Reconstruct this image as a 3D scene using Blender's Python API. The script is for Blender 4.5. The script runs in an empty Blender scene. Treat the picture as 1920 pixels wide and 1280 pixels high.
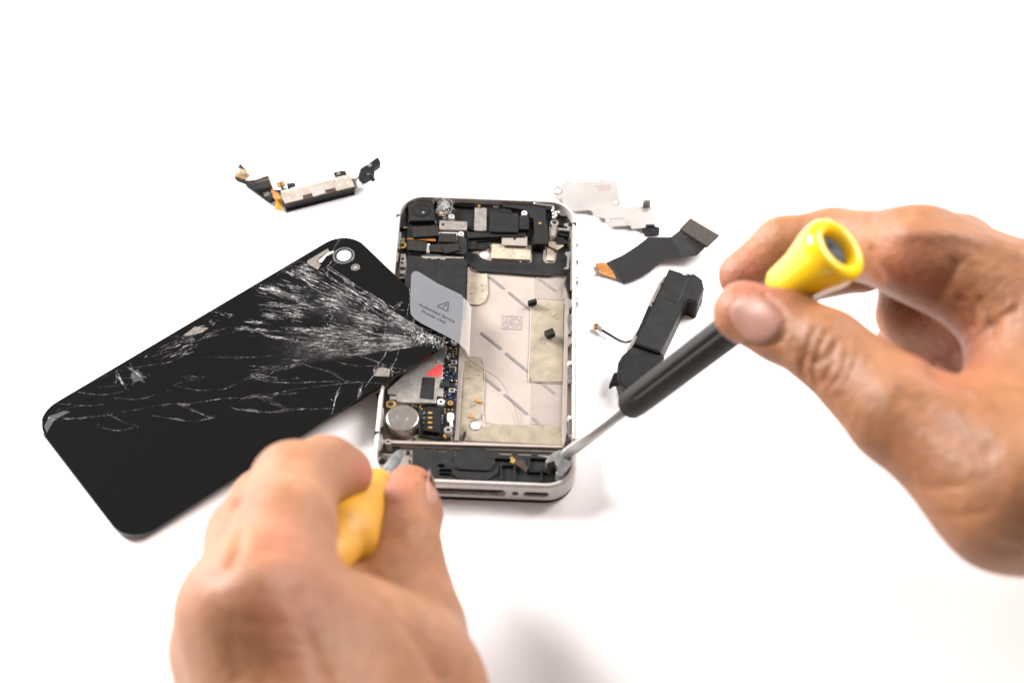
import bpy, bmesh, math, random
import numpy as np
from mathutils import Vector, Matrix, Euler
from mathutils.bvhtree import BVHTree
random.seed(7); np.random.seed(7)
S = 0.001            # everything below is written in millimetres
sc = bpy.context.scene
COL = sc.collection

# ------------------------------------------------------------------ camera
FPX = 3100.0
RX, RZ, RY = 0.70196, -0.0110, 0.04733
CAMPOS = Vector((6.04, -329.34, 393.16))
R = (Matrix.Rotation(RZ, 3, 'Z') @ Matrix.Rotation(RX, 3, 'X') @ Matrix.Rotation(RY, 3, 'Z'))
cd = bpy.data.cameras.new('camera'); cam = bpy.data.objects.new('camera', cd); COL.objects.link(cam)
cam.matrix_world = Matrix.Translation(CAMPOS * S) @ R.to_4x4()
cd.sensor_width = 36; cd.lens = 36 * FPX / 1920
cd.clip_start = 0.01; cd.clip_end = 50
cd.dof.use_dof = True; cd.dof.focus_distance = 0.510; cd.dof.aperture_fstop = 8.5; cd.dof.aperture_blades = 0
sc.camera = cam

# ------------------------------------------------------------------ light
w = bpy.data.worlds.new('World'); sc.world = w; w.use_nodes = True
w.node_tree.nodes['Background'].inputs[0].default_value = (1.0, 0.97, 0.97, 1)
w.node_tree.nodes['Background'].inputs[1].default_value = 0.30
def area(name, loc, target, size, power, col=(1, 1, 1), size_y=None):
    l = bpy.data.lights.new(name, 'AREA'); l.shape = 'SQUARE'; l.size = size; l.energy = power; l.color = col
    if size_y: l.shape = 'RECTANGLE'; l.size_y = size_y
    o = bpy.data.objects.new(name, l); COL.objects.link(o); o.location = loc
    o.rotation_euler = (Vector(target) - Vector(loc)).to_track_quat('-Z', 'Y').to_euler(); return o
area('softbox', (-0.93, 0.52, 0.62), (0.0, 0.0, 0), 0.55, 40, (1, 0.985, 0.965), 0.5)
area('rear_softbox', (0.80, 0.42, 0.85), (0.05, -0.02, 0), 0.7, 24, (1, 0.98, 0.97))
sc.view_settings.view_transform = 'Standard'; sc.view_settings.look = 'None'
sc.view_settings.exposure = 0.35; sc.view_settings.gamma = 1; sc.view_settings.use_curve_mapping = False

# ------------------------------------------------------------------ helpers
def ray(u, v): return R @ Vector(((u - 960) / FPX, (640 - v) / FPX, -1))
def D(u, v, d): return CAMPOS + ray(u, v) * d
def P(u, v, z):
    r = ray(u, v); return CAMPOS + r * ((z - CAMPOS.z) / r.z)
def depth(p): return -((R.transposed() @ (Vector(p) - CAMPOS)).z)
def proj(p):
    q = R.transposed() @ (Vector(p) - CAMPOS); return (960 + FPX * q.x / -q.z, 640 - FPX * q.y / -q.z)
def crop(x0, y0, s): return lambda pts: [(x0 + a / s, y0 + b / s) for a, b in pts]
c1 = crop(720, 350, 5.053); c2 = crop(690, 560, 4.683); c3 = crop(680, 780, 4.465)
c6 = crop(420, 280, 6.0); c7 = crop(1020, 310, 5.486); c8 = crop(1090, 490, 4.413)

def empty(name, loc, label, cat, group=None):
    o = bpy.data.objects.new(name, None); COL.objects.link(o); o.location = Vector(loc) * S
    o.empty_display_size = 0.01; tag(o, label, cat, group); return o
def tag(o, label=None, cat=None, group=None, kind=None):
    if label: o['label'] = label
    if cat: o['category'] = cat
    if group: o['group'] = group
    if kind: o['kind'] = kind
def origin_of(o):
    v = Vector((0, 0, 0))
    while o is not None: v += o.location; o = o.parent
    return v
def link(name, me, mat, parent=None, smooth=False, loc=None):
    o = bpy.data.objects.new(name, me); COL.objects.link(o)
    base = origin_of(parent) if parent else Vector((0, 0, 0))
    if parent: o.parent = parent
    if loc is not None: o.location = Vector(loc) * S - base; base = Vector(loc) * S
    me.transform(Matrix.Translation(-base))
    for m in (mat if isinstance(mat, (list, tuple)) else [mat]): me.materials.append(m)
    if smooth:
        for p in me.polygons: p.use_smooth = True
    return o
def bm_to(name, bm, mat, parent=None, smooth=False, loc=None):
    bmesh.ops.recalc_face_normals(bm, faces=bm.faces)
    bmesh.ops.transform(bm, matrix=Matrix.Scale(S, 4), verts=bm.verts)
    me = bpy.data.meshes.new(name); bm.to_mesh(me); bm.free()
    o = link(name, me, mat, parent, smooth, loc)
    return o
def add_prism(bm, top, thick, bevel=0.0, mi=0, down=None):
    """top: list of world points; extruded straight down by thick"""
    dv = Vector(down) if down is not None else Vector((0, 0, -thick))
    vs = [bm.verts.new(p) for p in top]; vb = [bm.verts.new(Vector(p) + dv) for p in top]
    n = len(vs); fs = [bm.faces.new(vs), bm.faces.new(vb[::-1])]
    for i in range(n): fs.append(bm.faces.new((vs[i], vb[i], vb[(i + 1) % n], vs[(i + 1) % n])))
    for f in fs: f.material_index = mi
    if bevel > 0:
        es = list(fs[0].edges)
        bmesh.ops.bevel(bm, geom=es, offset=bevel, segments=2, affect='EDGES', profile=0.6, clamp_overlap=True)
def roundpts(pts, r, n=4):
    """round polygon corners (2D pixel lists or 3D points)"""
    out = []; m = len(pts)
    for i in range(m):
        a, b, c = Vector(pts[i - 1]), Vector(pts[i]), Vector(pts[(i + 1) % m])
        d1 = (a - b); d2 = (c - b); rr = min(r, d1.length * .45, d2.length * .45)
        p, q = b + d1.normalized() * rr, b + d2.normalized() * rr
        for k in range(n + 1):
            t = k / n; out.append(p * (1 - t) ** 2 + b * 2 * t * (1 - t) + q * t * t)
    return out
def slab(name, px, z, thick, mat, parent=None, bevel=0.0, rnd=0, loc=None):
    if rnd: px = roundpts(px, rnd)
    bm = bmesh.new(); add_prism(bm, [P(a[0], a[1], z) for a in px], thick, bevel)
    return bm_to(name, bm, mat, parent, False, loc)
def slabs(name, lst, mat, parent=None):
    bm = bmesh.new()
    for px, z, t in lst: add_prism(bm, [P(a[0], a[1], z) for a in px], t)
    return bm_to(name, bm, mat, parent)
def circ(c, r, n=28): return [c + Vector((math.cos(2 * math.pi * i / n) * r, math.sin(2 * math.pi * i / n) * r, 0)) for i in range(n)]
def add_ring(bm, c, ro, ri, h, n=28, a0=0, a1=2 * math.pi, mi=0):
    full = abs(a1 - a0 - 2 * math.pi) < 1e-3; k = n if full else n + 1
    L = []
    for i in range(k):
        a = a0 + (a1 - a0) * i / n; d = Vector((math.cos(a), math.sin(a), 0))
        L.append([bm.verts.new(c + d * ro), bm.verts.new(c + d * ri), bm.verts.new(c + d * ri - Vector((0, 0, h))), bm.verts.new(c + d * ro - Vector((0, 0, h)))])
    for i in range(n if full else n):
        A, B = L[i], L[(i + 1) % k]
        for j in range(4):
            f = bm.faces.new((A[j], B[j], B[(j + 1) % 4], A[(j + 1) % 4])); f.material_index = mi
    if not full: bm.faces.new(L[0]); bm.faces.new(L[-1][::-1])
def add_disc(bm, c, r, h, n=28, bevel=0, mi=0): add_prism(bm, circ(c, r, n), h, bevel, mi)
def lathe_pts(bm, A, B, prof, n=40, flute=None, mi=0):
    """prof: list of (t mm along axis from A towards B, radius)"""
    ax = (B - A).normalized(); e1 = ax.orthogonal().normalized(); e2 = ax.cross(e1)
    rings = []
    for (t, r) in prof:
        ring = []
        for i in range(n):
            a = 2 * math.pi * i / n; rr = r * (flute(t, a) if flute else 1)
            ring.append(bm.verts.new(A + ax * t + e1 * math.cos(a) * rr + e2 * math.sin(a) * rr))
        rings.append(ring)
    for k in range(len(rings) - 1):
        for i in range(n):
            f = bm.faces.new((rings[k][i], rings[k][(i + 1) % n], rings[k + 1][(i + 1) % n], rings[k + 1][i])); f.material_index = mi
    bm.faces.new(rings[0][::-1]).material_index = mi; bm.faces.new(rings[-1]).material_index = mi
def tube(bm, pts, r, n=8, mi=0):
    pts = [Vector(p) for p in pts]; rings = []
    up = Vector((0.13, 0.21, 1)).normalized()
    for i, p in enumerate(pts):
        t = (pts[min(i + 1, len(pts) - 1)] - pts[max(i - 1, 0)]).normalized()
        e1 = t.cross(up).normalized(); e2 = t.cross(e1)
        rr = r(i / (len(pts) - 1)) if callable(r) else r
        rings.append([bm.verts.new(p + e1 * math.cos(2 * math.pi * k / n) * rr + e2 * math.sin(2 * math.pi * k / n) * rr) for k in range(n)])
    for a, b in zip(rings, rings[1:]):
        for k in range(n): bm.faces.new((a[k], a[(k + 1) % n], b[(k + 1) % n], b[k])).material_index = mi
    bm.faces.new(rings[0][::-1]); bm.faces.new(rings[-1])
def spline(pts, n=8):
    pts = [Vector(p) for p in pts]; out = []
    for i in range(len(pts) - 1):
        p0, p1, p2, p3 = pts[max(i - 1, 0)], pts[i], pts[i + 1], pts[min(i + 2, len(pts) - 1)]
        for k in range(n):
            t = k / n
            out.append(.5 * ((2 * p1) + (p2 - p0) * t + (2 * p0 - 5 * p1 + 4 * p2 - p3) * t * t + (3 * p1 - p0 - 3 * p2 + p3) * t ** 3))
    return out + [pts[-1]]

# ------------------------------------------------------------------ materials
def mat(name, col, rough=.5, metal=0., var=0.15, scale=300, bump=0., bscale=800, spec=.5, coat=0., sss=0., alpha=1., rvar=0.1, col2=None):
    if name != 'white_paper': col = tuple(c * .82 for c in col); col2 = tuple(c * .82 for c in col2) if col2 else None
    m = bpy.data.materials.new(name); m.use_nodes = True; nt = m.node_tree; N = nt.nodes; Lk = nt.links
    b = N['Principled BSDF']; tc = N.new('ShaderNodeTexCoord')
    n1 = N.new('ShaderNodeTexNoise'); n1.inputs['Scale'].default_value = scale; n1.inputs['Detail'].default_value = 6; n1.inputs['Roughness'].default_value = .65
    Lk.new(tc.outputs['Object'], n1.inputs['Vector'])
    cr = N.new('ShaderNodeValToRGB'); c2_ = col2 or tuple(c * (1 - var) for c in col)
    cr.color_ramp.elements[0].position = .35; cr.color_ramp.elements[1].position = .65
    cr.color_ramp.elements[0].color = (*c2_, 1); cr.color_ramp.elements[1].color = (*[min(1, c * (1 + var * .5)) for c in col], 1)
    Lk.new(n1.outputs['Fac'], cr.inputs['Fac']); Lk.new(cr.outputs['Color'], b.inputs['Base Color'])
    mr = N.new('ShaderNodeMapRange'); mr.inputs[3].default_value = max(0.02, rough - rvar); mr.inputs[4].default_value = min(1, rough + rvar)
    Lk.new(n1.outputs['Fac'], mr.inputs[0]); Lk.new(mr.outputs[0], b.inputs['Roughness'])
    b.inputs['Metallic'].default_value = metal; b.inputs['Specular IOR Level'].default_value = spec
    b.inputs['Coat Weight'].default_value = coat; b.inputs['Coat Roughness'].default_value = .08
    if alpha < 1: b.inputs['Alpha'].default_value = alpha
    if sss > 0:
        b.inputs['Subsurface Weight'].default_value = sss; b.inputs['Subsurface Radius'].default_value = (1, .35, .2); b.inputs['Subsurface Scale'].default_value = .004
    if bump > 0:
        n2 = N.new('ShaderNodeTexNoise'); n2.inputs['Scale'].default_value = bscale; n2.inputs['Detail'].default_value = 5
        Lk.new(tc.outputs['Object'], n2.inputs['Vector'])
        bp = N.new('ShaderNodeBump'); bp.inputs['Strength'].default_value = bump; bp.inputs['Distance'].default_value = .0003
        Lk.new(n2.outputs['Fac'], bp.inputs['Height']); Lk.new(bp.outputs['Normal'], b.inputs['Normal'])
    return m
M = {}
M['paper'] = mat('white_paper', (.90, .875, .875), .7, var=.01, scale=40, bump=.25, bscale=900, spec=.2)
M['band'] = mat('brushed_steel_band', (.62, .575, .545), .34, .3, var=.1, scale=500, bump=.05)
M['plate'] = mat('beige_steel_plate', (.435, .365, .32), .45, .25, var=.05, scale=120, bump=.04)
M['plate2'] = mat('greyer_steel_plate', (.36, .305, .27), .4, .2, var=.05, scale=150)
M['silver'] = mat('bright_nickel', (.52, .47, .43), .32, .7, var=.2, scale=500, bump=.1)
M['chrome'] = mat('worn_chrome', (.72, .70, .68), .18, .95, var=.2, scale=600)
M['steel'] = mat('grey_tool_steel', (.24, .24, .235), .5, .4, var=.35, scale=350, bump=.2)
M['motor'] = mat('stainless_can', (.62, .55, .50), .25, .9, var=.1, scale=300)
M['black'] = mat('black_plastic', (.005, .0047, .0046), .45, var=.4, scale=400, bump=.08, spec=.3)
M['blackm'] = mat('matt_black_film', (.0085, .008, .0078), .5, var=.3, scale=250, bump=.05, rvar=.12, spec=.3)
M['pcb'] = mat('black_circuit_board', (.005, .0047, .005), .4, var=.4, scale=700, bump=.1)
M['foam'] = mat('dark_grey_foam', (.030, .027, .025), .95, var=.6, scale=2600, bump=1., bscale=2500, spec=.1)
M['foam2'] = mat('grey_connector_foam', (.075, .065, .057), .95, var=.4, scale=2500, bump=.8, bscale=2600, spec=.1)
M['flex'] = mat('dark_flex_ribbon', (.010, .009, .009), .5, var=.15, scale=200, spec=.3)
M['gold'] = mat('gold_contact', (.80, .48, .14), .3, .7, var=.2, scale=900)
M['copper'] = mat('orange_polyimide', (.62, .27, .07), .35, .2, var=.4, scale=350, col2=(.35, .13, .04))
M['amber'] = mat('amber_tape', (.62, .28, .03), .3, .0, var=.3, scale=300)
M['glue'] = mat('old_adhesive', (.44, .37, .28), .28, var=.22, scale=260, bump=.7, bscale=500, coat=.3)
M['slot'] = mat('grey_slot', (.20, .187, .183), .5, var=.15, scale=400)
M['red'] = mat('red_sticker', (.85, .07, .07), .5, var=.2, scale=500)
M['white'] = mat('white_part', (.62, .60, .58), .4, var=.05, scale=400)
M['pinkhole'] = mat('pale_pink_hole', (.70, .55, .51), .5, var=.03)
M['ink'] = mat('grey_ink', (.02, .02, .024), .7, var=.05)
M['code'] = mat('faint_print', (.31, .265, .25), .6, var=.05)
M['green'] = mat('board_edge_green', (.30, .33, .18), .4, var=.3, scale=500)
M['blue'] = mat('blue_chip', (.03, .10, .30), .3, var=.3)
M['yellow'] = mat('glossy_yellow_plastic', (.93, .60, .004), .22, var=.03, scale=60, coat=.15, sss=.15)
M['yellow2'] = mat('amber_yellow_plastic', (.60, .28, .018), .55, var=.15, scale=90, sss=.15)
M['rubber'] = mat('black_rubber_grip', (.009, .0085, .008), .5, var=.25, scale=350, bump=.15, bscale=1500, spec=.3)
M['navy'] = mat('dark_blue_cap', (.006, .008, .016), .6, var=.2)
M['dockshell'] = mat('matt_nickel_shell', (.40, .335, .28), .4, .2, var=.15, scale=300, bump=.1)
M['softgold'] = mat('dull_gold', (.52, .31, .14), .4, .2, var=.2, scale=500)
M['shaft'] = mat('satin_steel_shaft', (.50, .49, .48), .34, .8, var=.1, scale=200)
M['lens'] = mat('lens_glass', (.006, .006, .012), .05, var=.1, coat=1)
M['beige_tape'] = mat('mottled_beige_tape', (.17, .14, .115), .7, var=.5, scale=1200, bump=.4)
M['shieldplate'] = mat('stamped_shield_sheet', (.49, .455, .43), .42, .45, var=.07, scale=90, bump=.08)
M['nail'] = mat('pink_nail', (.36, .185, .14), .42, var=.06, scale=200, spec=.25, sss=.2)
M['hair'] = mat('brown_hair', (.10, .05, .03), .4)
M['lint'] = mat('pale_lint_fibre', (.75, .73, .70), .6, alpha=.55)
M['film'] = mat('frosted_grey_film', (.17, .17, .182), .42, var=.05, scale=60, bump=.05, bscale=300, alpha=.84)
M['filmclear'] = mat('clear_film', (.80, .76, .73), .35, var=.05, alpha=.5)
M['wire'] = mat('black_wire', (.015, .014, .014), .35)
M['browned'] = mat('brown_flex_back', (.06, .034, .024), .4, .2)
M['crack'] = mat('splintered_glass', (.64, .63, .63), .3, 0, var=.75, scale=900, spec=.6, col2=(.06, .058, .058))
M['crack2'] = mat('dim_splinter', (.11, .105, .105), .35, 0, var=.7, scale=700, spec=.5, col2=(.02, .02, .02))

# ------------------------------------------------------------------ table
bm = bmesh.new(); bmesh.ops.create_grid(bm, x_segments=2, y_segments=2, size=6000)
table = bm_to('tabletop', bm, M['paper']); tag(table, 'plain white paper covered work surface', None, None, 'structure')
del table['label']

# ================================================================== PHONE
W, Lh, H = 58.6, 115.2, 8.6
phone = empty('smartphone', (0, 0, 0), 'opened silver edged smartphone lying face down with its internals and empty battery bay exposed', 'phone')
def rrect(ins, r, z, n=10):
    hx, hy = W / 2 - ins, Lh / 2 - ins; r = max(r - ins, .6); out = []
    for cx, cy, a0 in ((hx - r, hy - r, 0), (-hx + r, hy - r, 90), (-hx + r, -hy + r, 180), (hx - r, -hy + r, 270)):
        for k in range(n + 1):
            a = math.radians(a0 + 90 * k / n); out.append(Vector((cx + r * math.cos(a), cy + r * math.sin(a), z)))
    return out
def loft(bm, loops, close=True):
    L = [[bm.verts.new(p) for p in l] for l in loops]; n = len(L[0])
    for a, b in list(zip(L, L[1:])) + ([(L[-1], L[0])] if close else []):
        for i in range(n): bm.faces.new((a[i], a[(i + 1) % n], b[(i + 1) % n], b[i]))
CR = 9.0
bm = bmesh.new()
loft(bm, [rrect(0, CR, 2.0), rrect(0, CR, 7.6), rrect(.12, CR, 7.85), rrect(.5, CR, 8.2), rrect(.55, CR, 8.58), rrect(1.25, CR, 8.6), rrect(1.3, CR, 8.3), rrect(1.3, CR, 3.0), rrect(1.0, CR, 1.6), rrect(.3, CR, 1.7)])
frame = bm_to('frame', bm, M['band'], phone)
def cut(o, pts, d):
    """carve a slot: pts 3D loop, d extrusion vector"""
    b = bmesh.new(); add_prism(b, pts, 0, down=d); bmesh.ops.recalc_face_normals(b, faces=b.faces)
    bmesh.ops.transform(b, matrix=Matrix.Scale(S, 4), verts=b.verts)
    me = bpy.data.meshes.new('cutter'); b.to_mesh(me); b.free(); c = bpy.data.objects.new('cutter', me); COL.objects.link(c)
    md = o.modifiers.new('b', 'BOOLEAN'); md.operation = 'DIFFERENCE'; md.object = c; md.solver = 'EXACT'
    dg = bpy.context.evaluated_depsgraph_get(); new = bpy.data.meshes.new_from_object(o.evaluated_get(dg))
    o.modifiers.clear(); o.data = new; bpy.data.objects.remove(c)
def wallslot(x0, x1, zc, hh, rnd):
    y = -Lh / 2 - .5; pts = []
    for cx, a0 in ((x1 - rnd, -90), (x0 + rnd, 90)):
        for k in range(7):
            a = math.radians(a0 + 180 * k / 6); pts.append(Vector((cx + math.cos(a) * rnd, y, zc + math.sin(a) * hh)))
    return pts
cut(frame, wallslot(-13.2, 9.2, 4.7, 1.5, .5), Vector((0, 2.6, 0)))
cut(frame, wallslot(11.0, 13.0, 4.7, .95, .95), Vector((0, 2.6, 0)))
cut(frame, wallslot(14.3, 21.6, 4.7, 1.05, 1.0), Vector((0, 2.6, 0)))
# display glass beneath and floor
bm = bmesh.new(); add_prism(bm, rrect(.35, CR, 1.65), 1.6); bm_to('display_panel', bm, M['black'], phone)
bm = bmesh.new(); add_prism(bm, rrect(1.32, CR, 3.5), .9); mid = bm_to('midplate', bm, M['plate'], phone)
bm = bmesh.new(); add_prism(bm, [Vector(p) for p in ((-12.5, -56.2, 6.1), (8.6, -56.2, 6.1), (8.6, -55.9, 6.1), (-12.5, -55.9, 6.1))], 2.6)
bm_to('dock_port_wall', bm, M['black'], phone)
bm = bmesh.new(); add_prism(bm, [Vector(p) for p in ((-12.6, -57.2, 3.75), (8.8, -57.2, 3.75), (8.8, -56.2, 3.75), (-12.6, -56.2, 3.75))], .35)
bm_to('dock_port_lip', bm, M['silver'], phone)
for nm, x0, x1 in (('speaker_mesh', 13.8, 22.2), ('screw_recess', 10.6, 13.4)):
    bm = bmesh.new(); add_prism(bm, [Vector(p) for p in ((x0, -56.75, 6.2), (x1, -56.75, 6.2), (x1, -56.3, 6.2), (x0, -56.3, 6.2))], 2.8); bm_to(nm, bm, M['foam'], phone)
# antenna breaks
for (x, y) in ((-W / 2, 47.6), (W / 2, 47.0), (-W / 2, -40.6), (W / 2, -40.6)):
    sx = 1 if x > 0 else -1; bm = bmesh.new()
    add_prism(bm, [Vector((x + .04 * sx, y - .35, 8.63)), Vector((x + .04 * sx, y + .35, 8.63)), Vector((x - 1.25 * sx, y + .35, 8.63)), Vector((x - 1.25 * sx, y - .35, 8.63))], 6.6)
    bm_to('antenna_gap', bm, M['black'], phone)
# side buttons on the right band
for y in (33.5, 24.5, 15.5, 41):
    bm = bmesh.new(); r = 1.7 if y < 40 else 1.2
    cc = Vector((W / 2 - .3, y, 5)); lathe_pts(bm, cc, cc + Vector((1, 0, 0)), [(0, r), (.75, r), (1.05, r * .8)], 20)
    bm_to('side_button', bm, M['chrome'], phone, True)

board = slab('logic_board', c1([(150, 215), (250, 130), (900, 125), (1400, 150), (1560, 185), (1570, 540), (1400, 545), (1380, 480), (1010, 500), (1000, 560), (960, 585), (800, 590), (795, 700), (780, 1240), (150, 1240), (205, 1000), (150, 900), (140, 640), (215, 620), (150, 560), (160, 470), (135, 420)]), 5.0, 1.2, M['pcb'], phone)
# lower board strip
low = slab('logic_board', [*c2([(690, 330), (800, 380), (797, 470), (764, 1160)]), *c3([(735, 180), (620, 188), (470, 165), (470, 60)]), *c2([(440, 960), (165, 930), (150, 800), (560, 420)])], 5.3, 1.2, M['pcb'], phone, bevel=.1)
slab('board_edge', c3([(430, 165), (470, 150), (640, 178), (755, 168), (745, 190), (600, 202), (450, 192)]), 4.5, .8, M['green'], low)

def part(name, pts, z, t, m, par, bevel=0, rnd=0): return slab(name, pts, z, t, M[m], par, bevel, rnd)
def rpx(c, r, z):  # crop circle -> world centre and radius
    (u, v), (u2, v2) = c([(r[0], r[1]), (r[0] + r[2], r[1])]); p = P(u, v, z); return p, (P(u2, v2, z) - p).length
def disc(name, c, x, y, r, z, h, m, par, bevel=0):
    p, rr = rpx(c, (x, y, r), z); bm = bmesh.new(); add_disc(bm, p, rr, h, bevel=bevel); return bm_to(name, bm, M[m], par)
def screw(c, x, y, r, z, par, m='white', h=1.2):
    p, rr = rpx(c, (x, y, r), z); bm = bmesh.new(); add_ring(bm, p, rr, rr * .42, h)
    o = bm_to('screw', bm, M[m], par)
    bm = bmesh.new(); add_disc(bm, p - Vector((0, 0, .35)), rr * .45, .3, 12); bm_to('screw_recess', bm, M['black'], o if o.parent is phone else par)
    return o

# dark bay around the top: inner bumpers
part('inner_shroud', c1([(135, 240), (215, 165), (222, 350), (200, 385), (135, 385)]), 6.3, 2.7, 'blackm', phone, .2)
part('inner_shroud', c1([(470, 128), (860, 128), (860, 190), (700, 180), (480, 150)]), 6.6, 2.9, 'black', phone, .2)
# rear camera
camr = part('rear_camera', c1([(228, 137), (462, 145), (488, 318), (236, 322)]), 8.0, 4.0, 'blackm', phone, .25, 3)
part('camera_bracket', c1([(228, 322), (490, 318), (497, 345), (430, 348), (240, 348)]), 6.3, 1.0, 'silver', camr)
p, r = rpx(c1, (350, 222, 86), 8.05); bm = bmesh.new(); add_ring(bm, p + Vector((0, 0, .15)), r, r * .86, .3); bm_to('lens_ring', bm, M['black'], camr)
bm = bmesh.new(); add_disc(bm, p + Vector((0, 0, .06)), r * .86, .1); bm_to('lens_barrel', bm, M['pcb'], camr)
bm = bmesh.new(); add_ring(bm, p + Vector((.1, -.2, .12)), r * .62, r * .45, .1); bm_to('lens_barrel', bm, M['blackm'], camr)
bm = bmesh.new(); add_disc(bm, p + Vector((.25, -.3, .2)), r * .36, .2, bevel=.1); bm_to('lens', bm, M['lens'], camr)
disc('painted_lens_glint', c1, 372, 244, 13, 8.3, .1, 'steel', camr)  # small grey disc stands in for a highlight on the lens
part('flash_diode', c1([(530, 238), (560, 240), (558, 262), (530, 260)]), 6.6, .5, 'amber', board)
part('board_film', c1([(640, 180), (870, 190), (860, 420), (640, 330), (680, 280)]), 5.6, .5, 'blackm', board)
# shields, foam
sh1 = part('shield_can', c1([(528, 318), (788, 330), (783, 412), (524, 402)]), 7.0, 1.6, 'silver', board, .12)
disc('rivet', c1, 558, 357, 15, 7.04, .1, 'black', sh1)
sh2 = part('shield_can', c1([(862, 198), (905, 200), (912, 212), (930, 200), (972, 203), (968, 418), (950, 412), (930, 418), (855, 412)]), 7.0, 1.6, 'silver', board, .1)
part('foam_pad', c1([(266, 378), (508, 368), (522, 462), (277, 478)]), 7.4, 1.2, 'foam', board, .2, 2)
part('foam_pad', c1([(522, 436), (690, 440), (686, 528), (515, 520)]), 7.3, 1.2, 'foam', board, .2, 2)
part('foam_pad', c1([(222, 503), (410, 522), (400, 612), (220, 598)]), 7.3, 1.2, 'foam', board, .2, 2)
part('foam_pad', c1([(553, 548), (700, 533), (714, 600), (575, 630)]), 7.3, .8, 'foam', board, .2, 2)
part('connector_block', c1([(222, 355), (520, 350), (522, 470), (500, 500), (222, 486)]), 6.2, 1.2, 'blackm', board, .1)
part('copper_strip', c1([(218, 487), (490, 492), (490, 514), (218, 498)]), 6.3, .3, 'copper', board)
part('copper_strip', c1([(185, 382), (218, 380), (218, 390), (185, 392)]), 6.6, .3, 'gold', board)
part('connector_base', c1([(518, 430), (696, 436), (694, 532), (515, 524)]), 6.3, .8, 'white', board)
part('connector_base', c1([(228, 540), (436, 540), (432, 622), (228, 609)]), 6.5, .8, 'white', board)
part('ribbon_jumper', c1([(432, 548), (690, 530), (700, 480), (780, 485), (785, 610), (760, 640), (600, 625), (430, 612)]), 6.7, .4, 'flex', board, .05, 2)
# pin rows
def pins(par, c, a, b, n, z, w=3.2, l=13, m='silver', name='pin_row'):
    bm = bmesh.new()
    for i in range(n):
        t = (i + .5) / n; x = a[0] + (b[0] - a[0]) * t; y = a[1] + (b[1] - a[1]) * t
        add_prism(bm, [P(q[0], q[1], z) for q in c([(x - w, y - l / 2), (x + w, y - l / 2), (x + w, y + l / 2), (x - w, y + l / 2)])], .3)
    return bm_to(name, bm, M[m], par)
pins(board, c1, (545, 415), (775, 425), 20, 5.9, 2.6, 16)
pins(board, c1, (225, 630), (560, 652), 26, 5.9, 3, 12, 'steel')
pins(board, c1, (560, 655), (760, 662), 12, 5.8, 4, 12, 'steel')
pins(board, c1, (525, 535), (685, 538), 15, 5.8, 2.6, 12)
pins(board, c1, (985, 240), (985, 410), 12, 5.9, 8, 4, 'steel')
# gold hook and screws
p, r = rpx(c1, (172, 552, 42), 6.6); bm = bmesh.new(); add_ring(bm, p, r, r * .55, .6, 20, math.radians(-110), math.radians(110)); bm_to('gold_clip', bm, M['gold'], board)
p, r = rpx(c1, (178, 500, 18), 6.2); bm = bmesh.new(); add_ring(bm, p, r, r * .55, .4, 16); bm_to('board_eyelet', bm, M['green'], board)
screw(c1, 640, 280, 27, 7.3, board); screw(c1, 730, 445, 27, 7.3, board); screw(c1, 1330, 248, 27, 8.1, board)
disc('gold_dot', c1, 901, 181, 14, 7.1, .4, 'gold', board); disc('gold_dot', c1, 1477, 345, 14, 8.1, .3, 'gold', board)
p, r = rpx(c1, (1060, 178, 24), 6.5); bm = bmesh.new(); add_ring(bm, p, r, r * .7, .4, 20, math.radians(160), math.radians(380)); bm_to('wire_clip', bm, M['glue'], board)
# upper centre blocks
part('antenna_film', c1([(880, 150), (1120, 150), (1120, 420), (975, 420), (972, 205), (890, 200)]), 6.3, .8, 'pcb', board)
part('speaker_cover', c1([(1005, 238), (1275, 250), (1272, 430), (1000, 425)]), 7.4, 1.5, 'blackm', board, .25, 3)
part('speaker_cover', c1([(1110, 205), (1195, 208), (1215, 245), (1105, 240)]), 7.1, 1.0, 'blackm', board, .2, 3)
part('camera_module', c1([(1285, 272), (1372, 277), (1374, 395), (1350, 405), (1282, 398)]), 7.8, 1.7, 'blackm', board, .3, 3)
part('receiver_flex', c1([(1130, 165), (1528, 190), (1533, 300), (1558, 440), (1545, 540), (1425, 540), (1418, 300), (1378, 288), (1368, 225), (1300, 215), (1220, 200), (1130, 190)]), 7.7, .7, 'flex', board, .1, 2)
part('receiver_flex', c1([(790, 432), (1110, 420), (1265, 430), (1340, 420), (1340, 470), (1110, 470), (800, 485)]), 6.5, 1.2, 'blackm', board, .2)
disc('ear_speaker', c1, 935, 520, 74, 4.6, .5, 'silver', board)
part('receiver_cover', c1([(795, 480), (1015, 485), (1015, 505), (880, 520), (860, 590), (795, 590)]), 5.5, .8, 'pcb', board)
part('black_spacer', c1([(1420, 440), (1540, 430), (1530, 560), (1400, 555)]), 6.9, 2, 'black', board, .2)
part('red_contact', c1([(1538, 430), (1553, 432), (1552, 515), (1538, 505)]), 6.9, .5, 'red', board)
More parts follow.
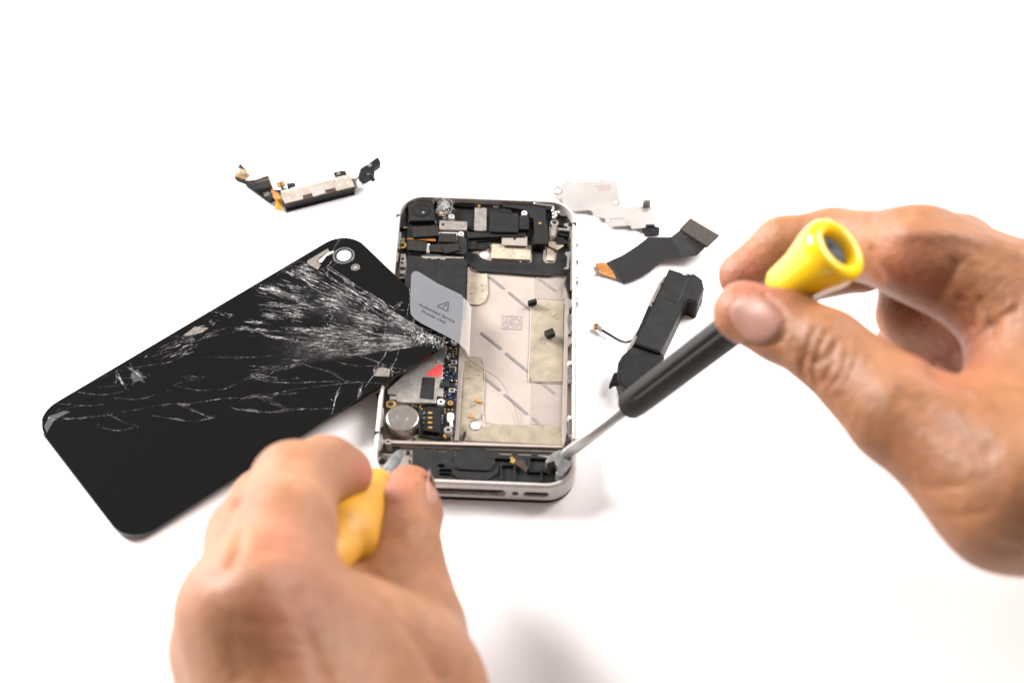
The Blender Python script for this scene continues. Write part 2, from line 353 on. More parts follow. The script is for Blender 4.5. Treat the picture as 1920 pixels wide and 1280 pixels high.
# teeth strip left & big black shield
ts = part('clip_strip', c1([(160, 637), (205, 637), (215, 745), (212, 860), (150, 868), (148, 760)]), 6.6, .8, 'silver', board)
for x, y, a, b in ((178, 682, 13, 10), (172, 720, 13, 8), (178, 775, 25, 15), (170, 838, 25, 15)):
    part('clip_slot', c1([(x - a, y - b), (x + a, y - b), (x + a, y + b), (x - a, y + b)]), 6.66, .1, 'black', ts)
part('battery_shield', c1([(225, 648), (775, 684), (782, 760), (752, 1250), (240, 1250), (205, 1010), (195, 880), (215, 740)]), 7.0, 1.8, 'blackm', board, .15, 2)
part('shield_teeth', c1([(355, 655), (755, 668), (752, 680), (585, 676), (575, 692), (540, 690), (520, 676), (490, 688), (455, 686), (430, 674), (400, 682), (360, 672)]), 7.15, .5, 'silver', board)

# bay: openings and flex
part('bay_panel', c1([(805, 592), (860, 588), (1015, 560), (1412, 560), (1402, 705), (1385, 720), (1000, 698), (940, 682), (880, 632), (805, 622)]), 3.9, .4, 'plate', phone)
disc('bay_recess', c1, 952, 645, 45, 3.95, .1, 'pinkhole', phone)
part('metal_tab', c1([(1118, 462), (1358, 470), (1355, 560), (1115, 550)]), 6.0, .4, 'plate2', phone, .05, 1)
disc('tab_hole', c1, 1238, 493, 14, 6.05, .1, 'black', phone)
part('adhesive_pad', c1([(1020, 540), (1395, 555), (1385, 692), (1015, 675)]), 5.0, 1.0, 'glue', phone, .15, 1)
fx = part('battery_bay_flex', c1([(800, 622), (880, 638), (940, 688), (1000, 700), (1388, 724), (1412, 700), (1420, 555), (1512, 555), (1505, 695), (1530, 722), (1612, 724), (1634, 700), (1642, 625), (1690, 580), (1758, 560), (1762, 760), (1722, 838), (1620, 833), (1560, 845), (1420, 838), (1100, 812), (900, 800), (795, 735)]), 4.3, .35, 'flex', phone, .05, 1)
bm = bmesh.new()
for k in range(6):
    o = k * 11
    line = spline([P(*q, 4.34) for q in c1([(810, 650 + o), (860, 668 + o), (960, 718 + o * .9), (1050, 730 + o * .85), (1390, 742 + o * .8), (1440 + o * .6, 725 + o * .5), (1450 + o * .7, 640), (1450 + o * .7, 570)])], 5)
    tube(bm, line, .035, 4)
bm_to('flex_trace', bm, M['steel'] if False else M['ink'], fx)
part('bay_panel', c1([(1520, 545), (1640, 560), (1630, 700), (1608, 722), (1530, 720), (1503, 690)]), 4.0, .3, 'plate', phone)
part('adhesive_pad', c1([(1550, 568), (1618, 572), (1610, 702), (1536, 694)]), 4.6, .5, 'glue', phone, .1, 1)
part('adhesive_smear', c1([(1560, 520), (1700, 520), (1705, 560), (1640, 600), (1560, 560)]), 5.2, .3, 'glue', phone)
# top right corner hardware
part('corner_bracket', c1([(1560, 175), (1600, 160), (1720, 230), (1765, 330), (1750, 380), (1640, 370), (1560, 300)]), 5.0, 1.4, 'black', phone, .2)
p, r = rpx(c1, (1695, 240, 62), 5.3); bm = bmesh.new(); bmesh.ops.create_uvsphere(bm, u_segments=20, v_segments=12, radius=r); bmesh.ops.transform(bm, matrix=Matrix.Translation(p) @ Matrix.Diagonal((1, 1, .5, 1)), verts=bm.verts); bm_to('screw_dome', bm, M['chrome'], phone, True)
bm = bmesh.new(); z = 8.0
tube(bm, spline([P(*q, z) for q in c1([(1420, 160), (1500, 175), (1590, 185), (1605, 200), (1595, 235), (1635, 240), (1600, 262), (1635, 270), (1600, 292), (1625, 300)])], 4), .42, 6)
bm_to('contact_spring', bm, M['silver'], phone, True)
bk = part('grounding_clip', c1([(1592, 368), (1640, 370), (1612, 470), (1578, 464)]), 7.2, .5, 'silver', phone, .05)
p, r = rpx(c1, (1615, 340, 40), 7.25); bm = bmesh.new(); add_ring(bm, p, r, r * .5, .5, 20); bm_to('clip_ring', bm, M['silver'], bk)
bk = part('frame_bracket', c1([(1705, 350), (1795, 340), (1800, 392), (1748, 396), (1735, 378), (1708, 368)]), 7.7, .6, 'silver', phone, .05, 1)
disc('bracket_hole', c1, 1768, 362, 26, 7.75, .1, 'foam', bk)
part('frame_bracket', c1([(1640, 388), (1800, 402), (1792, 985), (1765, 975), (1772, 420), (1660, 408)]), 7.4, .6, 'silver', phone, .05)
part('vibration_block', c1([(1640, 420), (1755, 418), (1758, 440), (1740, 470), (1640, 450)]), 6.2, 2, 'foam', phone, .1)
part('vibration_block', c1([(1625, 470), (1700, 480), (1745, 540), (1640, 540)]), 5.6, 1.6, 'blackm', phone, .1)
part('side_shroud', c1([(1772, 640), (1802, 650), (1800, 975), (1765, 965), (1748, 1030), (1712, 900), (1730, 840), (1770, 760)]), 6.2, 2, 'pcb', phone)
part('frame_bracket', c1([(1720, 620), (1765, 612), (1750, 780), (1700, 775), (1730, 760), (1740, 660), (1715, 640)]), 6.6, .4, 'silver', phone, .05)

# ---- left inner wall bits
part('inner_shroud', c2([(75, 830), (160, 790), (150, 930), (140, 1080), (100, 1110), (110, 960)]), 5.2, 1.6, 'black', phone)
part('frame_bracket', c2([(105, 960), (140, 955), (135, 1120), (95, 1130)]), 6.4, .8, 'silver', phone, .05)
part('frame_bracket', c1([(110, 620), (140, 625), (130, 700), (100, 720)]), 6.4, .8, 'silver', phone, .05)
part('frame_bracket', c1([(130, 440), (165, 430), (150, 600), (120, 560)]), 5.8, .8, 'steel', phone, .05)

# ---- battery bay details
def dash(c, a, b, z=3.72, wd=10):
    d = Vector(b) - Vector(a); n = Vector((-d.y, d.x)).normalized() * wd; e = d.normalized() * wd
    q = [Vector(a) + n, Vector(a) - e * .9, Vector(a) - n, Vector(b) - n, Vector(b) + e * .9, Vector(b) + n]
    q = roundpts(q, 8, 3)
    return slab('vent_slot', c([(x.x, x.y) for x in q]), z, .1, M['slot'], mid)
part('bay_liner', [*c1([(1430, 845), (1705, 850), (1702, 1075), (1430, 1062)])], 3.60, .08, 'plate2', mid)
part('bay_liner', c2([(1437, 735), (1703, 740), (1700, 1110), (1424, 1102)]), 3.60, .08, 'plate2', mid)
for c, a, b in ((c2, (997, 296), (1168, 434)), (c2, (1212, 476), (1404, 634)), (c2, (982, 655), (1152, 796)), (c2, (1200, 838), (1396, 1004)), (c2, (1448, 1048), (1620, 1194)),
                (c2, (1458, 686), (1634, 824)), (c2, (1468, 130), (1640, 264)), (c1, (955, 815), (1132, 958)), (c1, (1183, 997), (1380, 1160)), (c1, (1443, 850), (1626, 984))):
    dash(c, a, b, 3.74)
# tapes / adhesive sheets (thin, semi clear)
M['gluefilm'] = mat('clear_yellowed_adhesive', (.45, .38, .28), .25, var=.2, scale=220, bump=.8, bscale=420, alpha=.55, coat=.3)
part('adhesive_strip', c2([(1432, 14), (1716, 22), (1706, 726), (1450, 722), (1416, 690)]), 3.95, .15, 'gluefilm', mid, 0, 3)
bl = [*c2([(845, 525), (960, 522), (1012, 585), (1008, 1000), (975, 1050), (900, 1068), (880, 1115), (905, 1160), (960, 1160), (1050, 1098), (1100, 1102), (1702, 1112)]), *c3([(1668, 240), (860, 200), (815, 180), (806, 140)]), *c2([(812, 1000)])]
part('adhesive_strip', bl, 3.95, .15, 'gluefilm', mid, 0, 2)
part('adhesive_strip', c1([(808, 824), (978, 824), (986, 1010), (955, 1085), (900, 1118), (794, 1112)]), 4.0, .2, 'glue', mid, .05, 3)
disc('bay_hole', c2, 945, 1112, 43, 4.02, .05, 'pinkhole', mid)
# blobs of squeezed glue
for cx, cy, rr, cc_ in ((1600, 130, 60, c2), (1545, 340, 60, c2), (930, 640, 55, c2), (905, 960, 40, c2), (1180, 600, 60, c1), (1290, 640, 80, c1), (880, 950, 60, c1)):
    for k in range(9):
        x, y = cx + random.uniform(-rr, rr), cy + random.uniform(-rr, rr); a = random.uniform(6, 16)
        pts = [(x + math.cos(t) * a * random.uniform(.5, 1.6), y + math.sin(t) * a * random.uniform(.5, 1.2)) for t in np.linspace(0, 6.28, 9)[:-1]]
        zt = 4.1 if cc_ is c2 or cx < 1000 else 5.1
        if k % 3 == 0: slab('glue_blob', roundpts(cc_(pts), 3), zt + random.uniform(0, .06), .12, M['gluefilm'], mid)
# bay raised lip lines
bm = bmesh.new()
tube(bm, spline([P(*q, 3.9) for q in c2([(1432, 20), (1422, 400), (1410, 680), (1440, 725), (1700, 738)])], 5), .12, 5)
tube(bm, spline([P(*q, 3.9) for q in c2([(845, 520), (955, 512), (1020, 590), (1010, 1020), (1060, 1085), (1200, 1105), (1700, 1112)])], 5), .1, 5)
tube(bm, spline([P(*q, 3.9) for q in c1([(785, 790), (820, 760), (900, 800), (1430, 840), (1700, 850), (1715, 900), (1700, 1070)])], 5), .12, 5)
bm_to('pressed_ridge', bm, M['plate'], mid, True)
part('bay_edge', [*c1([(790, 765), (805, 765), (800, 1200)]), *c2([(860, 400), (830, 700), (810, 1000)]), *c3([(800, 200), (765, 200)]), *c2([(768, 1150), (800, 470), (810, 395)])], 4.4, .9, 'plate', mid, .1)
# right ledge
part('bay_edge', [*c1([(1722, 860), (1760, 870), (1765, 985)]), *c2([(1755, 300), (1750, 800), (1745, 1170)]), *c3([(1690, 240), (1672, 240)]), *c2([(1703, 1100), (1722, 300)])], 4.8, 1.2, 'plate', mid, .1)
# code matrix, irregular
bm = bmesh.new(); random.seed(5); n = 14
A = P(*c2([(1176, 141)])[0], 3.62); Bx = P(*c2([(1350, 145)])[0], 3.62) - A; Cy = P(*c2([(1174, 266)])[0], 3.62) - A
for i in range(n):
    for j in range(n):
        if i == 0 or j == n - 1 or (j == 0 and i % 2 == 0) or (i == n - 1 and j % 2 == 1) or random.random() < .5:
            q = [A + Bx * (a / n) + Cy * (b / n) for a, b in ((i, j), (i + .98, j), (i + .98, j + .98), (i, j + .98))]
            add_prism(bm, q, .06)
bm_to('printed_mark', bm, M['code'], mid)
# contacts along right wall, plus white pieces built in as their highlights
for y0, y1, br in ((0, 80, 1), (130, 290, 0), (330, 400, 2), (540, 580, 3), (590, 725, 0), (1020, 1060, 3), (1070, 1205, 0)):
    xs = 1785; m = {0: 'chrome', 1: 'silver', 2: 'silver', 3: 'white'}[br]
    pts = c2([(xs - 30, y0), (xs + 8, y0 + 8), (xs + 12, (y0 + y1) / 2), (xs + 2, y1 - 4), (xs - 22, y1), (xs - 34, (y0 + y1) / 2)])
    part('clip_and_highlight', pts, 6.6, 1.4, m, phone, .25, 2)
bm = bmesh.new()
for q in ([(1790, 140), (1808, 145), (1805, 240), (1790, 235)], [(1788, 570), (1806, 575), (1800, 700), (1786, 695)], [(1782, 1050), (1800, 1055), (1796, 1180), (1780, 1175)]):
    add_prism(bm, [P(*a, 7.0) for a in c2(q)], 1.5)
bm_to('gasket', bm, M['black'], phone)

# ---- lower board components
can = part('shield_can', c2([(175, 835), (170, 800), (560, 430), (690, 400), (690, 460), (655, 540), (655, 690), (630, 730), (620, 780), (660, 790), (660, 862), (605, 850), (592, 915), (300, 908), (255, 900), (250, 838)]), 6.5, 1.2, 'silver', low, .1)
part('red_sticker', c2([(498, 668), (600, 585), (652, 570), (652, 660), (622, 687)]), 6.56, .1, 'red', can, 0, 1)
part('black_label', c2([(478, 685), (590, 692), (576, 886), (452, 872)]), 6.56, .1, 'blackm', can, 0, 2.5)
disc('pin_mark', c2, 618, 548, 7, 6.56, .1, 'white', can)
bm = bmesh.new()
for k in range(9):
    x = 270 + k * 36; add_prism(bm, [P(*a, 5.9) for a in c2([(x, 903), (x + 14, 904), (x + 14, 928), (x, 927)])], .8)
for k in range(7):
    y = 560 + k * 42; add_prism(bm, [P(*a, 5.9) for a in c2([(652, y), (672, y), (672, y + 16), (652, y + 16)])], .8)
bm_to('can_foot', bm, M['chrome'], can)
part('mount_lug', c2([(160, 905), (190, 893), (245, 900), (245, 938), (200, 958), (160, 945)]), 6.2, .5, 'gold', low, .05, 2)
disc('lug_hole', c2, 200, 922, 24, 6.26, .1, 'navy', low)
part('spring_contact', c2([(188, 850), (248, 852), (246, 885), (190, 884)]), 6.4, .5, 'silver', low, .1)
screw(c2, 640, 902, 33, 6.9, low); screw(c2, 753, 372, 26, 7.0, low)
screw(c2, 722, 912, 24, 6.4, low, 'gold', .6)
motor_c, mr = rpx(c2, (303, 1040, 146), 8.3)
bm = bmesh.new(); lathe_pts(bm, motor_c - Vector((0, 0, 4.7)), motor_c, [(0, mr), (4.3, mr), (4.55, mr * .97), (4.7, mr * .92), (4.7, mr * .36), (4.67, mr * .345), (4.67, mr * .31), (4.7, mr * .3)], 56)
mot = bm_to('vibration_motor', bm, M['motor'], phone)
for f in mot.data.polygons: f.use_smooth = abs(f.normal.z) < .95
sock = part('socket', c2([(520, 945), (640, 952), (628, 1172), (482, 1152)]), 6.6, 1.4, 'black', low, .15, 1)
for k in range(4):
    y = 990 + k * 43; part('gold_pin', c2([(528, y), (566, y + 3), (562, y + 18), (525, y + 15)]), 6.75, .3, 'gold', sock)
    part('solder_lug', c2([(486, y), (502, y), (500, y + 22), (484, y + 22)]), 6.0, .8, 'chrome', sock)
part('chip', c2([(655, 715), (715, 717), (712, 772), (650, 770)]), 6.2, .8, 'blackm', low, .05)
part('chip', c2([(718, 592), (776, 594), (772, 642), (716, 640)]), 6.0, .6, 'green', low)
part('chip', c2([(724, 598), (764, 600), (762, 636), (722, 634)]), 6.25, .5, 'pcb', low)
for x, y in ((755, 555), (738, 800)):
    part('coax_socket', c2([(x - 26, y - 18), (x + 26, y - 18), (x + 24, y + 20), (x - 28, y + 20)]), 6.1, .7, 'silver', low, .1)
    disc('coax_pin', c2, x, y, 12, 6.2, .2, 'pcb', low)
disc('gold_dot', c2, 715, 487, 14, 5.6, .3, 'slot', low)
for x, y in ((692, 438), (720, 435), (776, 438), (747, 461), (775, 462), (747, 484), (775, 484), (706, 420), (676, 969), (710, 972), (742, 973), (676, 996), (470, 965), (455, 945)):
    disc('gold_dot', c2, x, y, 8, 5.5, .3, 'gold', low)
random.seed(11); tiny = {'silver': bmesh.new(), 'white': bmesh.new(), 'blue': bmesh.new(), 'blackm': bmesh.new()}
for k in range(70):
    x = random.uniform(680, 782) - (0 if random.random() < .75 else 20); y = random.uniform(500, 900); a, b = random.choice(((5, 9), (9, 5), (4, 6)))
    if 640 < y < 890 and x < 664: continue
    x = min(x, 790 - y * .02)
    key = random.choice(('silver', 'silver', 'white', 'blue', 'blackm', 'blackm'))
    add_prism(tiny[key], [P(*q, random.uniform(5.6, 6.0)) for q in c2([(x - a, y - b), (x + a, y - b), (x + a, y + b), (x - a, y + b)])], .5)
for k in range(26):
    x = random.uniform(250, 480); y = random.uniform(915, 945)
    add_prism(tiny['silver'], [P(*q, 5.7) for q in c2([(x - 4, y - 4), (x + 4, y - 4), (x + 4, y + 4), (x - 4, y + 4)])], .4)
for k, b in tiny.items(): bm_to('surface_component', b, M[k], low)
part('white_clip', c2([(695, 1005), (720, 995), (755, 1005), (757, 1045), (742, 1060), (748, 1120), (722, 1122), (718, 1075), (695, 1070)]), 7.0, .8, 'white', low, .15, 2)
screw(c3, 716, 112, 36, 7.4, low, 'silver', 3.0)
disc('solder_blob', c3, 693, 160, 17, 5.9, .8, 'gold', low, .2)
bm = bmesh.new()
for k in range(5): add_prism(bm, [P(*q, 5.36) for q in c2([(646, 1020 + k * 17), (662, 1021 + k * 17), (661, 1025 + k * 17), (645, 1024 + k * 17)])], .05)
bm_to('board_print', bm, M['white'], low)
part('green_glue', c3([(435, 175), (470, 145), (560, 178), (600, 205), (500, 212), (440, 205)]), 4.2, .5, 'glue', phone, .1, 2)

# ---- bottom bay
part('cross_rail', c3([(165, 196), (420, 208), (780, 218), (1682, 243), (1680, 262), (780, 238), (165, 222)]), 5.6, 2.0, 'plate', phone, .15)
part('cross_rail', c3([(170, 236), (800, 258), (1640, 286), (1640, 298), (800, 268), (170, 246)]), 4.6, 1.2, 'silver', phone, .1)
part('rail_shade_strip', c3([(240, 225), (1640, 266), (1640, 283), (240, 238)]), 3.9, .3, 'plate2', phone)  # greyer strip stands in for the shade beneath the rail
spk = part('speaker_enclosure', c3([(415, 288), (452, 258), (505, 262), (522, 290), (580, 296), (588, 245), (612, 245), (620, 298), (705, 302), (716, 272), (755, 273), (768, 303), (810, 290), (860, 262), (1020, 266), (1082, 302), (1092, 286), (1135, 290), (1142, 322), (1250, 328), (1256, 292), (1292, 294), (1302, 328), (1415, 332), (1420, 298), (1458, 302), (1466, 334), (1560, 345), (1625, 400), (1650, 470), (1640, 520), (1560, 552), (640, 532), (480, 520), (415, 430)]), 6.0, 2.5, 'blackm', phone, .15)
part('enclosure_dome', c3([(800, 296), (870, 270), (1010, 272), (1095, 335), (1112, 385), (1072, 440), (1055, 452), (795, 440), (765, 420), (768, 320)]), 7.1, 1.2, 'blackm', spk, .3, 4)
part('enclosure_dome', c3([(742, 400), (770, 370), (1100, 390), (1140, 420), (1135, 470), (1050, 530), (800, 522), (752, 480)]), 6.6, .8, 'blackm', spk, .2, 4)
for q in ([(1110, 335), (1240, 340), (1240, 358), (1110, 352)], [(630, 388), (685, 390), (685, 402), (630, 400)], [(640, 432), (740, 436), (740, 442), (640, 440)], [(640, 462), (735, 466), (735, 474), (640, 470)],
          [(1155, 400), (1265, 405), (1260, 412), (1165, 410), (1160, 530), (1150, 530)], [(1390, 330), (1402, 330), (1400, 455), (1545, 462), (1545, 470), (1388, 465)], [(1400, 342), (1560, 350), (1560, 358), (1400, 350)],
          [(1490, 470), (1505, 470), (1500, 545), (1485, 545)], [(1265, 410), (1282, 412), (1275, 540), (1258, 540)]):
    part('enclosure_rib', c3(q), 6.9, 1.0, 'black', spk, .08)
for q in ([(1405, 468), (1495, 472), (1492, 505), (1400, 500)], [(1295, 498), (1350, 500), (1348, 540), (1290, 538)]):
    part('enclosure_recess', c3(q), 6.05, .1, 'pcb', spk)
part('gold_contact', c3([(1235, 340), (1258, 338), (1262, 352), (1278, 352), (1275, 378), (1262, 395), (1248, 385), (1232, 385), (1240, 365)]), 7.6, .4, 'gold', spk, .05, 1)
part('torn_ribbon', c3([(1278, 365), (1340, 368), (1382, 425), (1370, 468), (1325, 432), (1280, 400)]), 7.5, .3, 'browned', spk, .05)
screw(c3, 212, 212, 28, 7.2, phone, 'silver', 3.4)
disc('rubber_plug', c3, 283, 272, 28, 4.2, .6, 'foam', phone); disc('rubber_plug', c3, 380, 300, 17, 4.2, .6, 'foam', phone)
disc('rubber_plug', c3, 165, 372, 26, 4.0, .5, 'black', phone)
bm = bmesh.new(); tube(bm, spline([P(*q, 5) for q in c3([(170, 290), (215, 300), (255, 302), (290, 315)])]), .5, 6); bm_to('antenna_lead', bm, M['wire'], phone, True)
part('ground_plate', c3([(205, 330), (300, 335), (380, 345), (400, 430), (330, 480), (215, 440)]), 4.2, .5, 'plate2', phone, .05)
part('frame_bracket', c3([(125, 190), (160, 140), (170, 190), (165, 260), (130, 290), (120, 240)]), 5.8, 1.2, 'silver', phone, .1)
part('corner_gusset', c3([(1690, 215), (1750, 195), (1750, 240), (1735, 270), (1688, 262)]), 7.0, 1.0, 'blackm', phone, .1)

# ---- frosted pull tab (lies over the corner of the cracked cover)
TL, TR, BR, BL = P(770, 508, 12.9), P(868, 556, 12.4), P(862, 645, 12.6), P(770, 592, 13.1)
nrm = (TR - TL).cross(BL - TL).normalized()
if nrm.z < 0: nrm = -nrm
def F(u, v, off=0):  # pixel -> point of the tab plane
    r = ray(u, v); t = (TL - CAMPOS).dot(nrm) / r.dot(nrm); return CAMPOS + r * t + nrm * off
tabpx = [(771, 516), (773, 511), (779, 508), (786, 510), (820, 531), (862, 551), (867, 554), (869, 560), (867, 600), (862, 645), (845, 634), (790, 606), (777, 597), (770, 588), (769, 575), (770, 540)]
bm = bmesh.new(); add_prism(bm, [F(*q) for q in tabpx], .12)
tab = bm_to('pull_tab', bm, M['film'], phone)
bm = bmesh.new()
cols = [(866, 556, 12.3, 861, 644, 12.5), (872, 560, 10.0, 866, 650, 9.8), (877, 566, 6.8, 872, 655, 6.8), (884, 575, 4.3, 880, 668, 4.3)]
vv = [(bm.verts.new(P(a, b, c)), bm.verts.new(P(d, e, f))) for a, b, c, d, e, f in cols]
for a, b in zip(vv, vv[1:]): bm.faces.new((a[0], b[0], b[1], a[1]))
bm_to('tab_tail', bm, M['filmclear'], tab, True)
O = F(784.2, 572); ex = (F(851, 605.5) - F(784.2, 572)); LW = ex.length; ex = ex.normalized(); ey = nrm.cross(ex).normalized()
def textmesh(s, x, y, width, par):
    cu = bpy.data.curves.new('t', 'FONT'); cu.body = s; cu.size = 1; cu.offset = .012
    o = bpy.data.objects.new('t', cu); COL.objects.link(o); dg = bpy.context.evaluated_depsgraph_get()
    me = bpy.data.meshes.new_from_object(o.evaluated_get(dg)); bpy.data.objects.remove(o)
    xs = [v.co.x for v in me.vertices]; k = width / (max(xs) - min(xs)); x0 = min(xs)
    for v in me.vertices:
        v.co = (O + ex * (x + (v.co.x - x0) * k) + ey * (y + v.co.y * k) + nrm * .05) * S
    return link('printed_text', me, M['ink'], par)
textmesh('Authorized Service', 0, 0, LW, tab)
textmesh('Provider Only', LW * .17, -LW * .142, LW * .67, tab)
bm = bmesh.new()
def ribbon(bm, pts, wdt, up, closed=False, mi=0):
    n = len(pts); V = []
    for i, p in enumerate(pts):
        a = pts[i - 1] if (closed or i > 0) else p; b = pts[(i + 1) % n] if (closed or i < n - 1) else p
        t = (b - a).normalized(); s = t.cross(up).normalized() * wdt / 2; V.append((bm.verts.new(p + s), bm.verts.new(p - s)))
    for i in range(n if closed else n - 1):
        A_, B_ = V[i], V[(i + 1) % n]; bm.faces.new((A_[0], B_[0], B_[1], A_[1])).material_index = mi
cT = O + ex * LW * .53 + ey * LW * .22
tri = [cT + ex * (-LW * .155) + nrm * .05, cT + ex * (LW * .155) + nrm * .05, cT + ey * (LW * .28) + nrm * .05]
ribbon(bm, roundpts(tri, .7, 4), LW * .026, nrm, True)
ribbon(bm, [cT + ey * LW * .19 + nrm * .05, cT + ey * LW * .08 + nrm * .05], LW * .03, nrm)
add_prism(bm, [cT + ex * (math.cos(a) * LW * .017) + ey * (LW * .047 + math.sin(a) * LW * .017) + nrm * .055 for a in np.linspace(0, 6.28, 9)[:-1]], .01)
bm_to('warning_symbol', bm, M['ink'], tab)

# ================================================================== CRACKED BACK COVER
def rotv(r):
    r = Vector(r); return Matrix.Rotation(r.length, 3, r.normalized())
GR = rotv((-.012, -.089, .694)); GO = Vector((-132.37, -33.88, .45))
GN = GR @ Vector((0, 0, 1))
def G(u, v, off=0.0):
    r = ray(u, v); t = (GO - CAMPOS).dot(GN) / r.dot(GN); return CAMPOS + r * t + GN * off
def gl(x, y, z=0): return GO + GR @ Vector((x, y, z))       # x along length, y from 0 to -W
IMP = G(836, 641)
cover = empty('back_cover', tuple(G(440, 740)), 'cracked black glass back cover leaning on the left edge of the opened phone', 'phone cover')
def grect(ins, z, r=9.0, n=12):
    out = []; r = r - ins
    for cx, cy, a0 in ((115.2 - ins - r, -ins - r, 0), (ins + r, -ins - r, 90), (ins + r, -W + ins + r, 180), (115.2 - ins - r, -W + ins + r, 270)):
        for k in range(n + 1):
            a = math.radians(a0 + 90 * k / n); out.append(gl(cx + r * math.cos(a), cy + r * math.sin(a), z))
    return out
gm = bpy.data.materials.new('black_cracked_glass'); gm.use_nodes = True; nt = gm.node_tree; N = nt.nodes; LK = nt.links
b = N['Principled BSDF']; tc = N.new('ShaderNodeTexCoord'); mp = N.new('ShaderNodeMapping'); mp.vector_type = 'TEXTURE'
mp.inputs['Rotation'].default_value = GR.to_euler(); LK.new(tc.outputs['Object'], mp.inputs['Vector'])
sp = N.new('ShaderNodeSeparateXYZ'); LK.new(mp.outputs[0], sp.inputs[0])
def mth(op, a, b_=None, c=None):
    n = N.new('ShaderNodeMath'); n.operation = op
    for i, x in enumerate((a, b_, c)):
        if x is None: continue
        if isinstance(x, (int, float)): n.inputs[i].default_value = x
        else: LK.new(x, n.inputs[i])
    return n.outputs[0]
def mrange(v, a, b_, c=0, d=1, smooth=True):
    n = N.new('ShaderNodeMapRange'); n.interpolation_type = 'SMOOTHSTEP' if smooth else 'LINEAR'; LK.new(v, n.inputs[0])
    for i, x in enumerate((a, b_, c, d)): n.inputs[i + 1].default_value = x
    return n.outputs[0]
ang = mth('ARCTAN2', sp.outputs[1], mth('MULTIPLY', sp.outputs[0], -1.0))   # 0 along -x
rad = mth('SQRT', mth('ADD', mth('MULTIPLY', sp.outputs[0], sp.outputs[0]), mth('MULTIPLY', sp.outputs[1], sp.outputs[1])))
cb = N.new('ShaderNodeCombineXYZ'); LK.new(mth('MULTIPLY', ang, 95), cb.inputs[0]); LK.new(mth('MULTIPLY', rad, 260), cb.inputs[1])
nz = N.new('ShaderNodeTexNoise'); nz.inputs['Scale'].default_value = 1; nz.inputs['Detail'].default_value = 5; nz.inputs['Roughness'].default_value = .75; LK.new(cb.outputs[0], nz.inputs['Vector'])
nb = N.new('ShaderNodeTexNoise'); nb.inputs['Scale'].default_value = 70; nb.inputs['Detail'].default_value = 3; LK.new(mp.outputs[0], nb.inputs['Vector'])
streak = mrange(nz.outputs['Fac'], .5, .78)
def gang(u, v):
    q = GR.transposed() @ (G(u, v) - IMP); return math.atan2(q.y, -q.x)
A0, A1 = sorted((gang(603, 504), gang(473, 700)))
fan = mth('MULTIPLY', mrange(ang, A0 - .03, A0 + .08), mrange(ang, A1 - .08, A1 + .03, 1, 0))
rfall = mth('MULTIPLY', mrange(rad, .002, .006), mrange(rad, .030, .060, 1, 0))
blot = mrange(nb.outputs['Fac'], .40, .66)
hz_ = mth('MULTIPLY', mth('MULTIPLY', fan, rfall), mth('MULTIPLY', mth('ADD', streak, .08), blot))
mx = N.new('ShaderNodeMix'); mx.data_type = 'RGBA'; LK.new(hz_, mx.inputs[0]); mx.inputs[6].default_value = (.0012, .001, .001, 1); mx.inputs[7].default_value = (.17, .165, .165, 1)
LK.new(mx.outputs[2], b.inputs['Base Color']); LK.new(mrange(hz_, 0, .5, .06, .45), b.inputs['Roughness'])
b.inputs['Specular IOR Level'].default_value = .5
bm = bmesh.new()
loft(bm, [grect(.9, -1.9), grect(.25, -1.8), grect(0, -1.3), grect(0, -.35), grect(.12, -.1), grect(.4, 0)], False)
# cap top and bottom
bm.verts.ensure_lookup_table(); n = len(grect(0, 0)); vs = list(bm.verts)
bm.faces.new(vs[-n:]); bm.faces.new(vs[:n][::-1])
glass = bm_to('glass_panel', bm, gm, cover, loc=tuple(IMP))
# camera opening, flash, exposed patches
def gpoly(name, px, off, th, m, par, rnd=0):
    if rnd: px = roundpts(px, rnd)
    bm = bmesh.new(); add_prism(bm, [G(q[0], q[1], off) for q in px], 0, down=-GN * th); return bm_to(name, bm, M[m], par)
def gcirc(u, v, rr, off, n=32):
    c = G(u, v, off); e1 = GR @ Vector((1, 0, 0)); e2 = GR @ Vector((0, 1, 0)); return [c + e1 * math.cos(2 * math.pi * i / n) * rr + e2 * math.sin(2 * math.pi * i / n) * rr for i in range(n)]
def gring(name, u, v, ro, ri, off, th, m):
    bm = bmesh.new(); loft(bm, [gcirc(u, v, ro, off), gcirc(u, v, ri, off), gcirc(u, v, ri, off - th), gcirc(u, v, ro, off - th)]); return bm_to(name, bm, M[m], cover)
gring('camera_window_ring', 644.5, 479.5, 3.5, 2.95, .12, .3, 'chrome')
gring('camera_window_bezel', 644.5, 479.5, 2.95, 2.3, .06, .2, 'black')
bm = bmesh.new(); pts = gcirc(645, 479.5, 2.3, .08); add_prism(bm, pts, 0, down=-GN * .1); bm_to('camera_window', bm, M['white'], cover)
bm = bmesh.new(); add_prism(bm, gcirc(666.5, 501.5, 1.45, .12), 0, down=-GN * .2); bm_to('flash_window', bm, M['silver'], cover)
bm = bmesh.new(); loft(bm, [gcirc(666.5, 501.5, 1.45, .16), gcirc(666.5, 501.5, .6, .13)], False); bm_to('flash_reflector', bm, M['chrome'], cover)
c5 = crop(450, 430, 3.46); c4 = crop(60, 430, 2.17)
gpoly('exposed_tape', c5([(435, 205), (570, 125), (582, 145), (520, 180), (500, 205), (525, 230), (505, 262), (440, 225)]), .05, .1, 'beige_tape', cover)
gpoly('exposed_gap', c5([(510, 200), (575, 150), (608, 140), (606, 152), (560, 175), (530, 215), (512, 215)]), .09, .1, 'white', cover)
gpoly('exposed_tape', c5([(900, 895), (975, 905), (968, 955), (870, 950)]), .05, .1, 'beige_tape', cover)
gpoly('exposed_tape', c4([(615, 432), (665, 395), (718, 402), (690, 420), (640, 432)]), .05, .1, 'beige_tape', cover)
